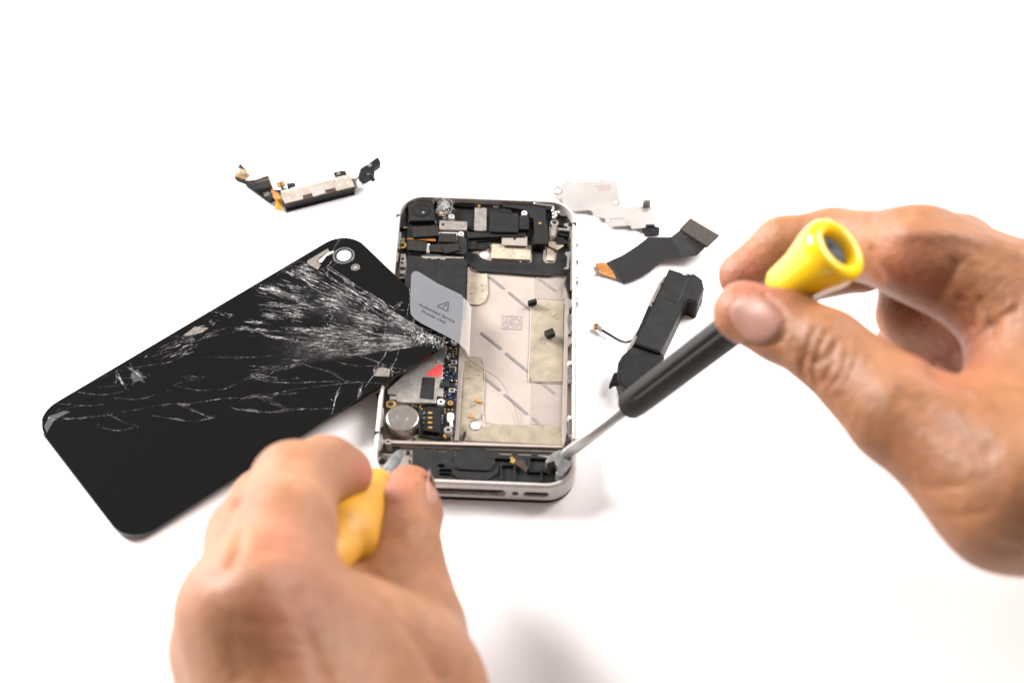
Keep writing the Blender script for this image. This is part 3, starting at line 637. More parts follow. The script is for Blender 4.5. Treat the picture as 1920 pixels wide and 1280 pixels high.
gpoly('exposed_tape', c4([(400, 590), (430, 568), (455, 610), (415, 622)]), .05, .1, 'blackm', cover)
gpoly('bare_corner', c4([(50, 800), (70, 760), (130, 738), (155, 742), (95, 770), (75, 800), (60, 828)]), .05, .1, 'blackm', cover)
gpoly('loose_shard', c5([(640, 60), (608, 120), (598, 160), (620, 205), (640, 195), (605, 165), (618, 118), (655, 65)]), .07, .1, 'blackm', cover)

# crack lines
CB = bmesh.new(); random.seed(21)
def jag(pts, amp, step=1.2):
    out = []
    for a, b in zip(pts, pts[1:]):
        L = (b - a).length; k = max(1, int(L / step)); s = (b - a).normalized().cross(GN)
        for i in range(k): out.append(a.lerp(b, i / k) + s * random.gauss(0, amp) * (0 if i == 0 else 1))
    return out + [pts[-1]]
def crk(pts, wd, mi):
    V = []; n = len(pts)
    for i, p in enumerate(pts):
        t = (pts[min(i + 1, n - 1)] - pts[max(i - 1, 0)]).normalized(); s = t.cross(GN).normalized()
        ww = wd * random.uniform(.35, 1.4) * (.25 + .75 * math.sin(math.pi * min(1, max(0, (i + .4) / (n - .2)))))
        V.append((CB.verts.new(p + s * ww / 2 + GN * .05), CB.verts.new(p + GN * (.06 + ww * random.uniform(.1, .5))), CB.verts.new(p - s * ww / 2 + GN * .05)))
    for A_, B_ in zip(V, V[1:]):
        for j in (0, 1): CB.faces.new((A_[j], B_[j], B_[j + 1], A_[j + 1])).material_index = mi if mi < 2 else (0 if random.random() < .28 else 1)
def trace(c, pts, wd=.14, mi=0, double=True, amp=.12):
    q = [G(*a) for a in c(pts)]
    wd *= .62
    full = jag(spline(q, 6), amp * .7, .55); i = 0
    while i < len(full) - 2:       # broken into pieces of uneven length
        k = random.randint(4, 26); crk(full[i:i + k + 1], wd * random.uniform(.5, 1.5), 2); i += k - (1 if random.random() < .7 else -1)
    for x in random.sample(full, max(1, len(full) // 9)):
        for _ in range(random.randint(2, 7)):
            t = Vector((random.gauss(0, 1), random.gauss(0, .5), 0)); t -= GN * t.dot(GN); d_ = Vector((random.gauss(0, .25), random.gauss(0, .25), 0)); d_ -= GN * d_.dot(GN)
            crk([x + d_, x + d_ + t * random.uniform(.2, .8)], random.uniform(.03, .1), 2)
    if double:
        for _ in range(2):
            s = Vector((random.gauss(0, .25), random.gauss(0, .25), 0)); s -= GN * s.dot(GN)
            seg = jag(spline(q, 6), amp * 1.5, .8); a = random.randint(0, len(seg) // 2); b_ = a + random.randint(len(seg) // 4 + 2, len(seg) // 2 + 3)
            if len(seg[a:b_]) > 2: crk([x + s for x in seg[a:b_]], wd * .5, 1)
# long visible cracks traced from the broken pane
T5 = [[(530, 255), (640, 350), (740, 440), (850, 520), (940, 560), (1060, 610), (1180, 660), (1290, 700), (1335, 720)],
      [(930, 545), (1000, 520), (1050, 525), (1095, 520)], [(940, 560), (960, 530), (1020, 490), (1050, 470), (1030, 500), (985, 530)],
      [(1100, 380), (1105, 450), (1090, 520), (1080, 600)], [(1075, 600), (1130, 610), (1190, 640), (1250, 660)],
      [(1130, 560), (1125, 610)], [(1190, 640), (1240, 655), (1290, 640)],
      [(1335, 720), (1290, 770), (1260, 740), (1200, 735), (1150, 740)], [(960, 765), (930, 830), (900, 870), (870, 940), (800, 1040), (760, 1110)],
      [(1035, 770), (1010, 850), (985, 900), (990, 960)], [(1150, 740), (1080, 755), (960, 760), (800, 765), (650, 780), (520, 800), (400, 860), (250, 905), (160, 960), (80, 955)],
      [(400, 860), (440, 885), (520, 905), (600, 930), (690, 985), (800, 990), (930, 1000)], [(80, 955), (170, 985), (330, 995), (480, 990), (650, 985)],
      [(0, 1110), (80, 1075), (200, 1070), (340, 1040), (460, 1025), (660, 1000), (780, 990)], [(0, 1165), (80, 1175), (200, 1188), (310, 1165), (500, 1165), (590, 1160)],
      [(660, 1010), (630, 1060), (610, 1140), (595, 1200)], [(150, 1090), (310, 1160)], [(590, 1100), (610, 1110), (640, 1060)],
      [(800, 990), (780, 1050), (760, 1090)], [(975, 905), (1010, 930), (1060, 910), (1070, 930)], [(870, 940), (880, 885), (960, 905)],
      [(700, 800), (800, 830), (890, 860), (975, 895), (1060, 905)], [(540, 800), (640, 860), (760, 885), (880, 885)],
      [(560, 290), (600, 330), (690, 370), (760, 430), (840, 500)], [(500, 270), (560, 300), (640, 340)], [(440, 225), (380, 210), (300, 250), (240, 300)],
      [(600, 200), (560, 250), (520, 260)], [(560, 295), (580, 250), (640, 215)], [(770, 440), (840, 500), (900, 545)]]
for t in T5: trace(c5, t, .22, 0)
T4 = [[(1085, 545), (1000, 575), (900, 595), (850, 620), (780, 650), (740, 650)], [(890, 595), (930, 610), (1000, 612), (1085, 605)],
      [(1085, 665), (1010, 672), (900, 685), (780, 688), (640, 708), (560, 710), (420, 735), (300, 750)], [(740, 650), (680, 655), (600, 640), (580, 632), (640, 615), (700, 600)],
      [(590, 640), (520, 665), (440, 690), (330, 685)], [(800, 720), (860, 738), (960, 745), (1070, 735)], [(490, 757), (580, 772), (660, 780), (740, 765)],
      [(300, 748), (380, 785), (430, 800)], [(265, 800), (350, 818), (430, 800)], [(600, 710), (700, 755), (740, 765)], [(900, 675), (1000, 720), (1050, 730)],
      [(130, 770), (190, 768), (240, 762), (330, 755)], [(90, 705), (160, 715), (250, 715), (300, 710)], [(130, 735), (200, 716)],
      [(200, 645), (280, 640), (360, 635), (440, 628)], [(180, 660), (260, 672), (330, 668), (400, 650)], [(340, 580), (345, 610), (340, 630)], [(345, 578), (400, 570), (430, 560), (560, 540), (620, 510)],
      [(400, 540), (410, 580), (410, 640)], [(350, 608), (440, 600), (480, 590)], [(540, 495), (600, 460), (670, 455), (720, 430), (800, 425), (850, 400)],
      [(520, 530), (580, 505), (640, 490), (680, 460)], [(560, 435), (600, 440), (650, 432)], [(700, 432), (760, 412), (820, 395), (900, 410), (960, 430), (1030, 440)],
      [(640, 440), (700, 400), (740, 385)], [(260, 612), (320, 585), (380, 560)], [(430, 515), (500, 515), (560, 470), (620, 450)], [(880, 555), (940, 560), (1000, 575)], [(700, 520), (900, 520), (1000, 510)]]
for t in T4: trace(c4, t, .15, 0 if random.random() < .6 else 1, True, .09)
# fan of splinters out of the impact corner
U0, V0 = 836, 641
def fanpt(ax, r, w_=0):    # ax: 0 upper boundary .. 1 lower boundary of the fan (pixel angles)
    th = math.radians(217 - ax * 46 if False else (33 - ax * 42)); return (U0 - r * math.cos(th), V0 - r * math.sin(th))
bands = [(60, 95), (125, 150), (150, 215), (190, 235), (255, 290), (300, 345)]
for k in range(4300):
    ax = random.betavariate(1.15, 1.0); b0 = random.choice(bands + [(40, 300)] * 3); r0 = random.uniform(*b0) + random.gauss(0, 6)
    if r0 < 12: r0 = 12
    L = random.expovariate(1 / 16) + 5
    if r0 > 260 and random.random() < .4: continue
    p, q = fanpt(ax, r0), fanpt(ax + random.gauss(0, .01), r0 + L)
    if p[1] < 472 or q[0] < 430: continue
    from mathutils import noise as _n
    if _n.noise(Vector((ax * 5.5 + 3, r0 / 42, .5))) + .35 * _n.noise(Vector((p[0] / 11, p[1] / 9, 3.1))) < (.02 if r0 > 110 else -.15) + max(0, r0 - 230) * .0028: continue
    crk(jag([G(*p), G(*q)], .03, 1.5), random.uniform(.03, .13), 0 if random.random() < .45 else 1)
for k in range(750):   # crushed bright zones (arcs across the fan)
    rc = random.choice((30, 55, 110, 160, 165, 220, 225, 285)); ax = random.random() * .8 + .1
    r0 = rc + random.gauss(0, 7); p = fanpt(ax, r0); q = fanpt(ax + random.uniform(.01, .03) * 100 / max(r0, 40), r0 + random.gauss(0, 4))
    crk(jag([G(*p), G(*q)], .08, .6), random.uniform(.05, .16), 0 if random.random() < .4 else 1)
# upper-left slivers: parallel bright ones along the far edge
for (cx, cy, dx, dy, n, sp_) in ((190, 385, 70, 22, 40, 20), (400, 265, 80, 28, 60, 32), (430, 330, 70, 60, 40, 26), (180, 555, 40, 10, 40, 16), (350, 555, 44, 10, 46, 16), (100, 650, 110, 14, 40, 10), (240, 700, 50, 8, 26, 8), (300, 420, 120, 40, 50, 24), (560, 470, 80, 40, 50, 26), (400, 655, 100, 14, 40, 12), (200, 490, 90, 12, 24, 14), (90, 600, 50, 8, 24, 8), (430, 300, 60, 30, 50, 22)):
    for k in range(n):
        x, y = cx + random.gauss(0, dx * .55), cy + random.gauss(0, sp_ * .6); y += (x - cx) * dy / dx * .7
        L = random.uniform(12, 60); a = c5([(x, y), (x + L, y + L * dy / dx * .6)])
        crk(jag([G(*a[0]), G(*a[1])], .04, 1), random.uniform(.05, .22), 0 if random.random() < .55 else 1)
for (cx, cy, L0, sl, n, sd) in ((660, 415, 30, -.45, 26, 22), (720, 432, 26, -.4, 26, 16), (640, 440, 40, -.3, 26, 18), (560, 480, 50, -.35, 30, 22), (590, 510, 40, -.5, 26, 16), (745, 340, 16, .25, 14, 10), (800, 346, 14, .2, 12, 8), (735, 378, 16, .1, 14, 10),
                          (945, 240, 50, .25, 44, 18), (1000, 262, 40, .3, 34, 14), (1040, 225, 40, .3, 34, 16), (960, 350, 26, .1, 40, 16), (1060, 350, 22, .1, 40, 14), (910, 380, 24, .05, 20, 8), (860, 405, 40, .12, 34, 10), (990, 440, 40, .08, 40, 9), (1000, 310, 60, .05, 26, 10), (1050, 180, 30, .4, 30, 14), (640, 600, 40, .1, 16, 8), (930, 597, 30, .05, 22, 6), (920, 680, 30, .05, 20, 6),
                          (610, 712, 26, .05, 20, 6), (880, 735, 26, .08, 14, 5), (580, 770, 24, .1, 14, 4), (150, 770, 30, -.02, 24, 5), (90, 765, 22, -.5, 22, 22), (420, 580, 24, .6, 20, 14), (350, 600, 16, 1.4, 14, 12)):
    for k in range(n):
        x, y = cx + random.gauss(0, L0 * .7), cy + random.gauss(0, sd * .5); y += (x - cx) * sl; L = random.uniform(.2, 1.0) * L0; j_ = random.gauss(0, .12)
        a = c4([(x, y), (x + L, y + L * (sl + j_))]); crk(jag([G(*a[0]), G(*a[1])], .04, 1), random.uniform(.04, .17), 0 if random.random() < .5 else 1)
for k in range(260):   # impact crush
    x, y = random.gauss(1215, 55), random.gauss(705, 22); y += (x - 1215) * .25; L = random.uniform(6, 28); th = random.uniform(0, 6.28)
    a = c5([(x, y), (x + L * math.cos(th), y + L * .6 * math.sin(th))]); crk(jag([G(*a[0]), G(*a[1])], .04, .6), random.uniform(.06, .2), 0)
bmesh.ops.transform(CB, matrix=Matrix.Scale(S, 4), verts=CB.verts)
me = bpy.data.meshes.new('crack_web'); CB.to_mesh(me); CB.free(); link('crack_web', me, [M['crack'], M['crack2']], cover)
# ================================================================== DOCK CONNECTOR (top left)
dock = empty('dock_connector', tuple(P(600, 365, 0)), 'silver dock connector with black slot and curled flex tails, left of the phone top', 'connector')
z = 4.0
def dk(name, pts, z, t, m, par=dock, bevel=0, rnd=0): return slab(name, c6(pts), z, t, M[m], par, bevel, rnd)
dk('shell', [(640, 478), (1400, 290), (1425, 310), (1470, 418), (690, 608), (655, 540)], z, .5, 'dockshell', dock, .08)
dk('housing', [(648, 490), (1400, 303), (1466, 425), (692, 615)], z - .55, 3.3, 'black', dock, .05)
dk('slot_edge', [(690, 612), (1470, 422), (1472, 430), (692, 620)], z + .05, .9, 'blackm')
dk('slot_edge', [(700, 688), (1472, 492), (1472, 500), (702, 697)], .65, .6, 'blackm')
dk('notch', [(885, 517), (990, 492), (1005, 542), (890, 562)], z + .03, .1, 'browned'); dk('notch', [(1135, 458), (1250, 430), (1264, 468), (1145, 492)], z + .03, .1, 'browned')
dk('center_plate', [(975, 435), (1112, 405), (1142, 490), (1010, 532)], z + .12, .2, 'shieldplate', dock, .05)
for x, y in ((703, 482), (805, 455), (730, 545), (828, 518), (1268, 345), (1366, 318), (1294, 402), (1392, 378)):
    p, r = rpx(c6, (x, y, 11), z + .04); bm = bmesh.new(); add_disc(bm, p, r, .1, 12); bm_to('rivet', bm, M['white'], dock)
dk('flex_tab', [(1225, 262), (1300, 240), (1362, 236), (1388, 285), (1330, 298), (1250, 318)], 3.6, .25, 'flex')
dk('flex_tab', [(588, 372), (678, 350), (692, 408), (660, 430), (715, 440), (700, 382), (795, 372), (812, 412), (735, 445), (640, 462), (640, 428), (600, 425)], 3.4, .25, 'flex')
for q in ([(598, 372), (628, 365), (640, 418), (610, 422)], [(642, 364), (672, 357), (684, 408), (655, 412)]): dk('gold_pad', q, 3.47, .1, 'gold')
dk('flex_print', [(1270, 258), (1276, 257), (1282, 290), (1276, 292)], 3.66, .03, 'glue'); dk('flex_print', [(1288, 255), (1300, 253), (1303, 280), (1292, 282)], 3.66, .03, 'glue')
dk('mount_tab', [(1440, 350), (1492, 345), (1500, 440), (1478, 470), (1465, 410)], 2.8, .3, 'silver')
p, r = rpx(c6, (1555, 415, 32), 2.8); bm = bmesh.new(); add_ring(bm, p, r, r * .72, .3); bm_to('mount_ring', bm, M['silver'], dock)
p, r = rpx(c6, (565, 645, 34), 1.0); bm = bmesh.new(); add_ring(bm, p, r, r * .72, .3); bm_to('mount_ring', bm, M['silver'], dock)
bm = bmesh.new(); tube(bm, spline([P(*q, zz) for q, zz in zip(c6([(1430, 330), (1475, 340), (1510, 315), (1525, 270), (1545, 240)]), (3, 2.6, 3, 3.6, 4))]), .5, 6); bm_to('flex_tail', bm, M['plate2'], dock, True)
plug = dk('microphone_boot', [(1520, 222), (1625, 160), (1725, 85), (1742, 100), (1768, 150), (1755, 172), (1680, 220), (1700, 262), (1680, 290), (1600, 345), (1560, 352), (1512, 312), (1512, 285), (1545, 240)], 5.5, 1.8, 'black', dock, .3, 2)
bm = bmesh.new(); lathe_pts(bm, P(*c6([(1625, 270)])[0], 5.5), P(*c6([(1680, 345)])[0], 4.0), [(0, 1.1), (2.0, 1.0), (2.05, .8), (3.1, .8), (3.3, .6)], 16); bm_to('boot_nozzle', bm, M['black'], plug, True)
disc('boot_pad', c6, 1638, 178, 24, 5.7, .2, 'steel', plug)
def strip(name, rows, m, par, th=.12, sm=True):
    bm = bmesh.new(); A_ = spline([P(*r_[0], r_[1]) for r_ in rows], 5); B_ = spline([P(*r_[2], r_[3]) for r_ in rows], 5)
    if len(rows) < 4 or not sm: A_, B_ = A_[::5], B_[::5]
    V = [[bm.verts.new(p.lerp(q, k / 3)) for k in range(4)] for p, q in zip(A_, B_)]
    for a, b_ in zip(V, V[1:]):
        for k in range(3): bm.faces.new((a[k], b_[k], b_[k + 1], a[k + 1]))
    bmesh.ops.recalc_face_normals(bm, faces=bm.faces)
    bmesh.ops.solidify(bm, geom=bm.faces[:], thickness=th)
    o = bm_to(name, bm, M[m], par, False)
    for f in o.data.polygons: f.use_smooth = sm and f.area > (th * S) ** 2 * 12 and abs(f.normal.z) > .3
    return o
def rows(c, L): return [(c([a])[0], za, c([b_])[0], zb) for a, za, b_, zb in L]
strip('flex_curl', rows(c6, [((178, 155), 7, (178, 156), 7), ((150, 208), 6, (258, 238), 6.2), ((150, 210), 6, (260, 240), 6.2)]), 'flex', dock)
strip('gold_contact_band', rows(c6, [((150, 210), 6, (260, 240), 6.2), ((128, 265), 5, (298, 298), 5.5), ((120, 302), 4.2, (248, 345), 4)]), 'softgold', dock)
dk('contact_window', [(172, 238), (236, 262), (230, 290), (168, 268)], 6.0, .1, 'slot')
strip('flex_curl', rows(c6, [((120, 302), 4.2, (248, 345), 4), ((122, 335), 3, (250, 370), 3), ((150, 362), 2, (242, 398), 2.4)]), 'flex', dock)
strip('flex_fold', rows(c6, [((245, 352), 3.4, (245, 400), 2.4), ((300, 352), 3.8, (370, 492), 2), ((400, 330), 4.4, (450, 478), 2.6), ((498, 302), 5, (560, 462), 3.2)]), 'flex', dock)
bm = bmesh.new(); tube(bm, spline([P(*q, zz) for q, zz in zip(c6([(245, 352), (320, 350), (400, 330), (498, 300), (530, 380), (562, 462)]), (3.5, 3.9, 4.5, 5.1, 4.2, 3.3))], 4), .18, 5); bm_to('flex_edge', bm, M['softgold'], dock)
strip('flex_back', rows(c6, [((242, 402), 1.8, (255, 432), 1.0), ((370, 492), 1.8, (380, 515), .8), ((430, 482), 2.2, (520, 612), .6)]), 'browned', dock)
strip('flex_base', rows(c6, [((430, 482), 2.4, (515, 612), .8), ((525, 455), 3, (562, 590), 1.4), ((640, 455), 3, (650, 575), 1.8)]), 'flex', dock)
dk('amber_film', [(575, 565), (636, 560), (655, 690), (570, 668), (585, 620)], 1.9, .15, 'amber')
dk('amber_film', [(525, 450), (600, 485), (640, 530), (640, 560), (575, 562), (555, 540)], 3.4, .12, 'copper')
cu = bpy.data.curves.new('t', 'FONT'); cu.body = '821'; cu.size = 1; o = bpy.data.objects.new('t', cu); COL.objects.link(o)
me = bpy.data.meshes.new_from_object(o.evaluated_get(bpy.context.evaluated_depsgraph_get())); bpy.data.objects.remove(o)
A = P(*c6([(455, 530)])[0], 3.1); X = P(*c6([(520, 520)])[0], 3.1) - A; Y = P(*c6([(450, 508)])[0], 3.1) - A
for v in me.vertices: v.co = (A + X * (v.co.x / 1.7) + Y * (v.co.y / .7)) * S
link('flex_print', me, M['plate2'], dock)

# ================================================================== SHIELD PLATE + CLIP
sp_ = empty('shield_plate', tuple(P(1130, 380, 0)), 'thin stamped steel shield plate with stepped outline behind the phone top right corner', 'metal plate')
pl = slab('sheet', c7([(175, 185), (222, 180), (222, 148), (290, 148), (296, 172), (570, 158), (570, 128), (628, 128), (635, 150), (740, 150), (752, 165), (788, 400), (792, 430), (1005, 418), (1105, 415), (1142, 612), (1045, 615), (1046, 640), (905, 650), (888, 615), (655, 628), (636, 605), (628, 545), (590, 533), (520, 535), (500, 478), (470, 458), (300, 468), (188, 400)]), 1.6, .35, M['shieldplate'], sp_, .05)
slab('lug', c7([(180, 225), (165, 222), (158, 185), (125, 183), (125, 215), (92, 240), (90, 300), (112, 342), (178, 350), (185, 300)]), 1.5, .35, M['shieldplate'], sp_, .05, 2)
for x, y, r, m in ((140, 265, 30, 'white'), (735, 380, 22, 'white'), (656, 568, 17, 'white')):
    p, rr = rpx(c7, (x, y, r), 1.66); bm = bmesh.new(); add_ring(bm, p + Vector((0, 0, .12)), rr * 1.35, rr, .3); bm_to('hole_rim', bm, M['silver'], sp_)
    bm = bmesh.new(); add_disc(bm, p, rr, .04); bm_to('hole', bm, M['paper'], sp_)
slab('pressed_edge', c7([(640, 545), (820, 532), (850, 560), (858, 612), (848, 612), (838, 565), (815, 542), (640, 555)]), 1.72, .15, M['shieldplate'], sp_)
strip('bent_tab', rows(c7, [((1018, 352), 4.4, (1098, 352), 4.4), ((1012, 415), 2.4, (1092, 412), 2.4), ((1010, 430), 1.8, (1088, 428), 1.8)]), 'steel', sp_, .2)
slab('grey_patch', c7([(1012, 432), (1088, 430), (1070, 450), (1066, 475), (1008, 472)]), 1.68, .06, M['slot'], sp_)  # grey patch at the foot of the bent tab
slab('grey_patch', c7([(520, 205), (690, 195), (688, 255), (560, 262), (545, 230)]), 1.64, .03, M['plate2'], sp_)  # slightly greyer patch on the upper part of the sheet
clip = empty('bracket_clip', tuple(P(1222, 430, 0)), 'tiny black plastic clip beside the lower corner of the steel shield plate', 'clip')
slab('clip_body', c7([(1015, 628), (1045, 632), (1048, 603), (1138, 603), (1142, 632), (1190, 637), (1186, 692), (1150, 699), (1038, 702)]), 1.5, 1.3, M['black'], clip, .25, 1)
slab('clip_ridge', c7([(1050, 606), (1136, 606), (1138, 625), (1052, 626)]), 1.9, .6, M['blackm'], clip, .1)
disc('clip_hole', c7, 1120, 668, 20, 1.55, .1, 'pcb', clip)

# ================================================================== FLEX CABLE (right)
fc = empty('flex_cable', tuple(P(1230, 490, 0)), 'dark ribbon flex cable with grey foam connector and torn orange end', 'ribbon cable')
strip('ribbon', rows(c7, [((640, 1005), 1.0, (748, 1168), .8), ((668, 992), 1.3, (775, 1192), .8), ((700, 976), 1.6, (806, 1216), .9), ((790, 936), 1.9, (890, 1192), 1.1), ((870, 888), 2.15, (985, 1152), 1.4), ((960, 828), 2.4, (1085, 1098), 1.8),
      ((1070, 742), 2.7, (1190, 1008), 2.2), ((1180, 741), 2.9, (1260, 962), 2.5), ((1305, 740), 3.5, (1420, 948), 3.1), ((1400, 668), 4.9, (1570, 930), 4.2), ((1404, 665), 5.2, (1672, 832), 5.4)]), 'flex', fc, .15, False)
slab('torn_end', c7([(640, 1004), (600, 998), (528, 1010), (540, 1040), (565, 1072), (540, 1100), (590, 1112), (660, 1140), (748, 1170), (710, 1090)]), 1.1, .15, M['copper'], fc, 0)
slab('ragged_film', c7([(535, 1100), (560, 1088), (575, 1108), (560, 1112)]), 1.2, .1, M['steel'], fc)
slab('foam_connector', c7([(1505, 538), (1802, 715), (1678, 830), (1397, 650)]), 6.6, .8, M['foam2'], fc, .15)
slab('connector_shell', c7([(1508, 545), (1802, 720), (1676, 836), (1399, 656)]), 5.8, .7, M['black'], fc, .1)
bm = bmesh.new()
tube(bm, spline([P(*q, zz + .12) for q, zz in zip(c7([(1400, 655), (1530, 738), (1668, 824)]), (6.6, 6.6, 6.6))], 6), .1, 4); bm_to('stitch_line', bm, M['blackm'], fc)

# ================================================================== LOUDSPEAKER MODULE
sm = empty('loudspeaker_module', tuple(P(1230, 620, 0)), 'black plastic loudspeaker module with thin antenna wire between phone and screwdriver', 'speaker module')
lid = slab('housing', c8([(725, 62), (835, 95), (838, 118), (868, 112), (905, 125), (915, 102), (940, 105), (1000, 150), (1018, 225), (968, 345), (955, 350), (882, 322), (855, 342), (830, 400), (672, 735), (655, 752), (630, 750), (435, 682), (600, 330), (700, 120)]), 7.2, 6.9, M['black'], sm, .35)
slab('lid_panel', c8([(725, 78), (815, 105), (860, 130), (905, 140), (920, 118), (985, 155), (1003, 222), (955, 330), (880, 308), (845, 332), (815, 410), (655, 728), (640, 738), (452, 675), (615, 335), (708, 125)]), 7.45, .3, M['blackm'], lid, .12)
bm = bmesh.new(); tube(bm, spline([P(*q, 7.47) for q in c8([(885, 140), (865, 180), (830, 270), (800, 325), (770, 335), (690, 300), (680, 310)])], 6), .09, 5); bm_to('molded_line', bm, M['black'], lid)
slab('lower_housing', c8([(440, 690), (660, 758), (690, 790), (600, 950), (500, 1080), (430, 1130), (382, 1108), (340, 1062), (312, 980), (298, 930), (305, 840), (340, 780), (400, 728)]), 6.2, 6.0, M['black'], sm, .4, 3)
slab('resin_seal', c8([(320, 900), (350, 885), (400, 890), (450, 905), (500, 945), (470, 1000), (430, 1040), (360, 1040), (330, 980)]), 6.5, .5, M['black'], sm, .25, 4)
slab('mounting_lug', c8([(300, 915), (268, 925), (250, 975), (230, 1018), (242, 1022), (270, 1000), (300, 998), (325, 1010)]), 4.0, 2.0, M['black'], sm, .2, 1)
slab('foil_strip', c8([(690, 118), (700, 130), (602, 330), (435, 680), (410, 720), (378, 742), (395, 700), (430, 620), (470, 560), (560, 350), (640, 180)]), 5.2, 3.5, M['silver'], sm, .1, 2)
slab('side_gasket', c8([(560, 365), (578, 372), (505, 540), (470, 610), (455, 600), (490, 530)]), 5.9, 2, M['black'], sm, .2, 1)
for x, y in ((680, 182), (605, 340), (530, 497)): slab('latch', c8([(x - 22, y - 5), (x + 8, y - 8), (x + 12, y + 8), (x - 20, y + 10)]), 7.5, .8, M['black'], sm, .1, 1)
p, r = rpx(c8, (885, 118, 30), 6.4); bm = bmesh.new(); add_ring(bm, p, r, r * .5, .6); bm_to('screw_eyelet', bm, M['silver'], sm)
slab('side_foot', c8([(985, 300), (1003, 270), (998, 320), (985, 325)]), 3.5, 3.0, M['black'], sm)
bm = bmesh.new(); tube(bm, spline([P(*q, zz) for q, zz in zip(c8([(455, 610), (435, 640), (380, 666), (320, 655), (250, 615), (165, 565)]), (4, 3.6, 2.4, 1.6, 1.4, 1.6))], 7), .42, 8)
wr = bm_to('antenna_wire', bm, M['wire'], sm, True)
bm = bmesh.new(); tube(bm, spline([P(*q, 1.6) for q in c8([(175, 572), (155, 555), (140, 540)])], 4), .75, 8); bm_to('crimp', bm, M['silver'], wr, True)
p, r = rpx(c8, (125, 530, 24), 2.0); bm = bmesh.new(); add_ring(bm, p, r, r * .45, 1.0, 16); bm_to('coax_plug', bm, M['copper'], wr)

# ================================================================== LOOSE BITS
def foamblock(px, z, label):
    o = slab('foam_block', px, z, 1.9, M['blackm'] if z > 6.5 else M['foam'], None, .12, 0, loc=tuple(P(*px[0], 4.2)))
    tag(o, label, 'foam piece', 'loose foam pieces in the battery bay'); return o
foamblock(c1([(1363, 1078), (1438, 1056), (1450, 1080), (1375, 1102)]), 6.2, 'small dark foam cube on the upper edge of the clear adhesive strip')
foamblock(c2([(1548, 282), (1620, 252), (1645, 300), (1575, 322)]), 6.6, 'darker square foam cube in the middle of the clear adhesive strip')
def flake(px, z, label):
    o = slab('copper_flake', px, z, .25, M['copper'], None, .03, 1, loc=tuple(P(*px[0], z))); tag(o, label, 'flake', 'copper flakes in the battery bay')
flake(c2([(940, 878), (975, 878), (998, 890), (990, 910), (960, 900)]), 4.5, 'larger curled copper flake above the other on the lower left adhesive')
flake(c2([(883, 1022), (905, 1012), (925, 1025), (915, 1042), (890, 1035)]), 4.4, 'smaller copper flake near the round hole of the battery bay')
o = slab('plastic_sliver', c3([(848, 124), (868, 130), (866, 165), (836, 216), (832, 180)]), 5.0, .3, M['blackm'], None, .03, 0, loc=tuple(P(868, 812, 5))); tag(o, 'thin black sliver at the lower left corner of the battery bay', 'sliver')
bm = bmesh.new(); tube(bm, spline([P(*q, zz) for q, zz in zip(c2([(800, 385), (850, 490), (940, 575), (1060, 645), (1160, 720), (1240, 860), (1290, 960), (1325, 1105)]), (6.5, 5.5, 4.8, 4.6, 4.8, 5, 4.6, 4.2))], 10), .075, 5)
o = bm_to('hair_strand', bm, M['hair'], None, True, loc=tuple(P(865, 640, 6))); tag(o, 'single fine brown hair curving across the empty battery bay', 'hair')
bm = bmesh.new(); random.seed(4)
for k in range(34):
    cx, cy = random.gauss(575, 26), random.gauss(185, 38); a0 = random.uniform(0, 6.28); rr = random.uniform(18, 62); pts = []
    for i in range(9):
        a = a0 + i * random.uniform(.35, .7); x, y = cx + math.cos(a) * rr * random.uniform(.8, 1.1), cy + math.sin(a) * rr * random.uniform(.8, 1.1)
        pts.append(P(*c1([(x, y)])[0], 8.4 + 1.2 * math.sin(i + k)))
    tube(bm, spline(pts, 4), .04, 4)
o = bm_to('lint_tuft', bm, M['lint'], None, True, loc=tuple(P(833, 385, 8))); tag(o, 'tangled pale lint tuft caught beside the rear camera of the open phone', 'lint')

# ================================================================== SCREWDRIVER (right hand)
def lathe_obj(name, A, B, prof, m, par, n=48, flute=None, smooth=True):
    if par.name == 'screwdriver' and m != 'shaft': prof = [(t, r * .90) for t, r in prof]
    bm = bmesh.new(); lathe_pts(bm, A, B, prof, n, flute); return bm_to(name, bm, M[m], par, smooth)
SA = P(1060, 852, 9.6); SB = D(1563, 471, 402); SL = (SB - SA).length
drv = empty('screwdriver', tuple(SA), 'black handled screwdriver with glossy yellow end collar pointing at the lower right phone corner', 'screwdriver')
h0 = SL * .262
lathe_obj('shaft', SA, SB, [(-.5, 1.5), (1, 1.75), (h0 + 3, 1.75)], 'shaft', drv, 24)
_ax = (SB - SA).normalized(); _e1 = _ax.orthogonal().normalized(); _e2 = _ax.cross(_e1); _v = (CAMPOS - SA).normalized()
ACAM = math.atan2(_v.dot(_e2), _v.dot(_e1))
def flute(t, a):
    k = 1 if h0 + 8 < t < h0 + 46 else 0
    e = min(1, max(0, (t - h0 - 6) / 3)) * min(1, max(0, (h0 + 48 - t) / 4))
    return 1 - .13 * e * max(math.exp(-(((a - ACAM - o_ + math.pi) % (2 * math.pi) - math.pi) / .13) ** 2) for o_ in (-.25, 1.3, 2.9, -1.8))
y0 = SL - 18.5
prof = [(h0, 3.2), (h0 + .3, 3.9), (h0 + 1.1, 4.4), (h0 + 3.5, 4.6)] + [(h0 + 3.5 + (y0 + 3 - h0 - 3.5) * k / 40, 4.6 + .7 * k / 40) for k in range(1, 41)]
lathe_obj('grip', SA, SB, prof, 'rubber', drv, 96, flute)
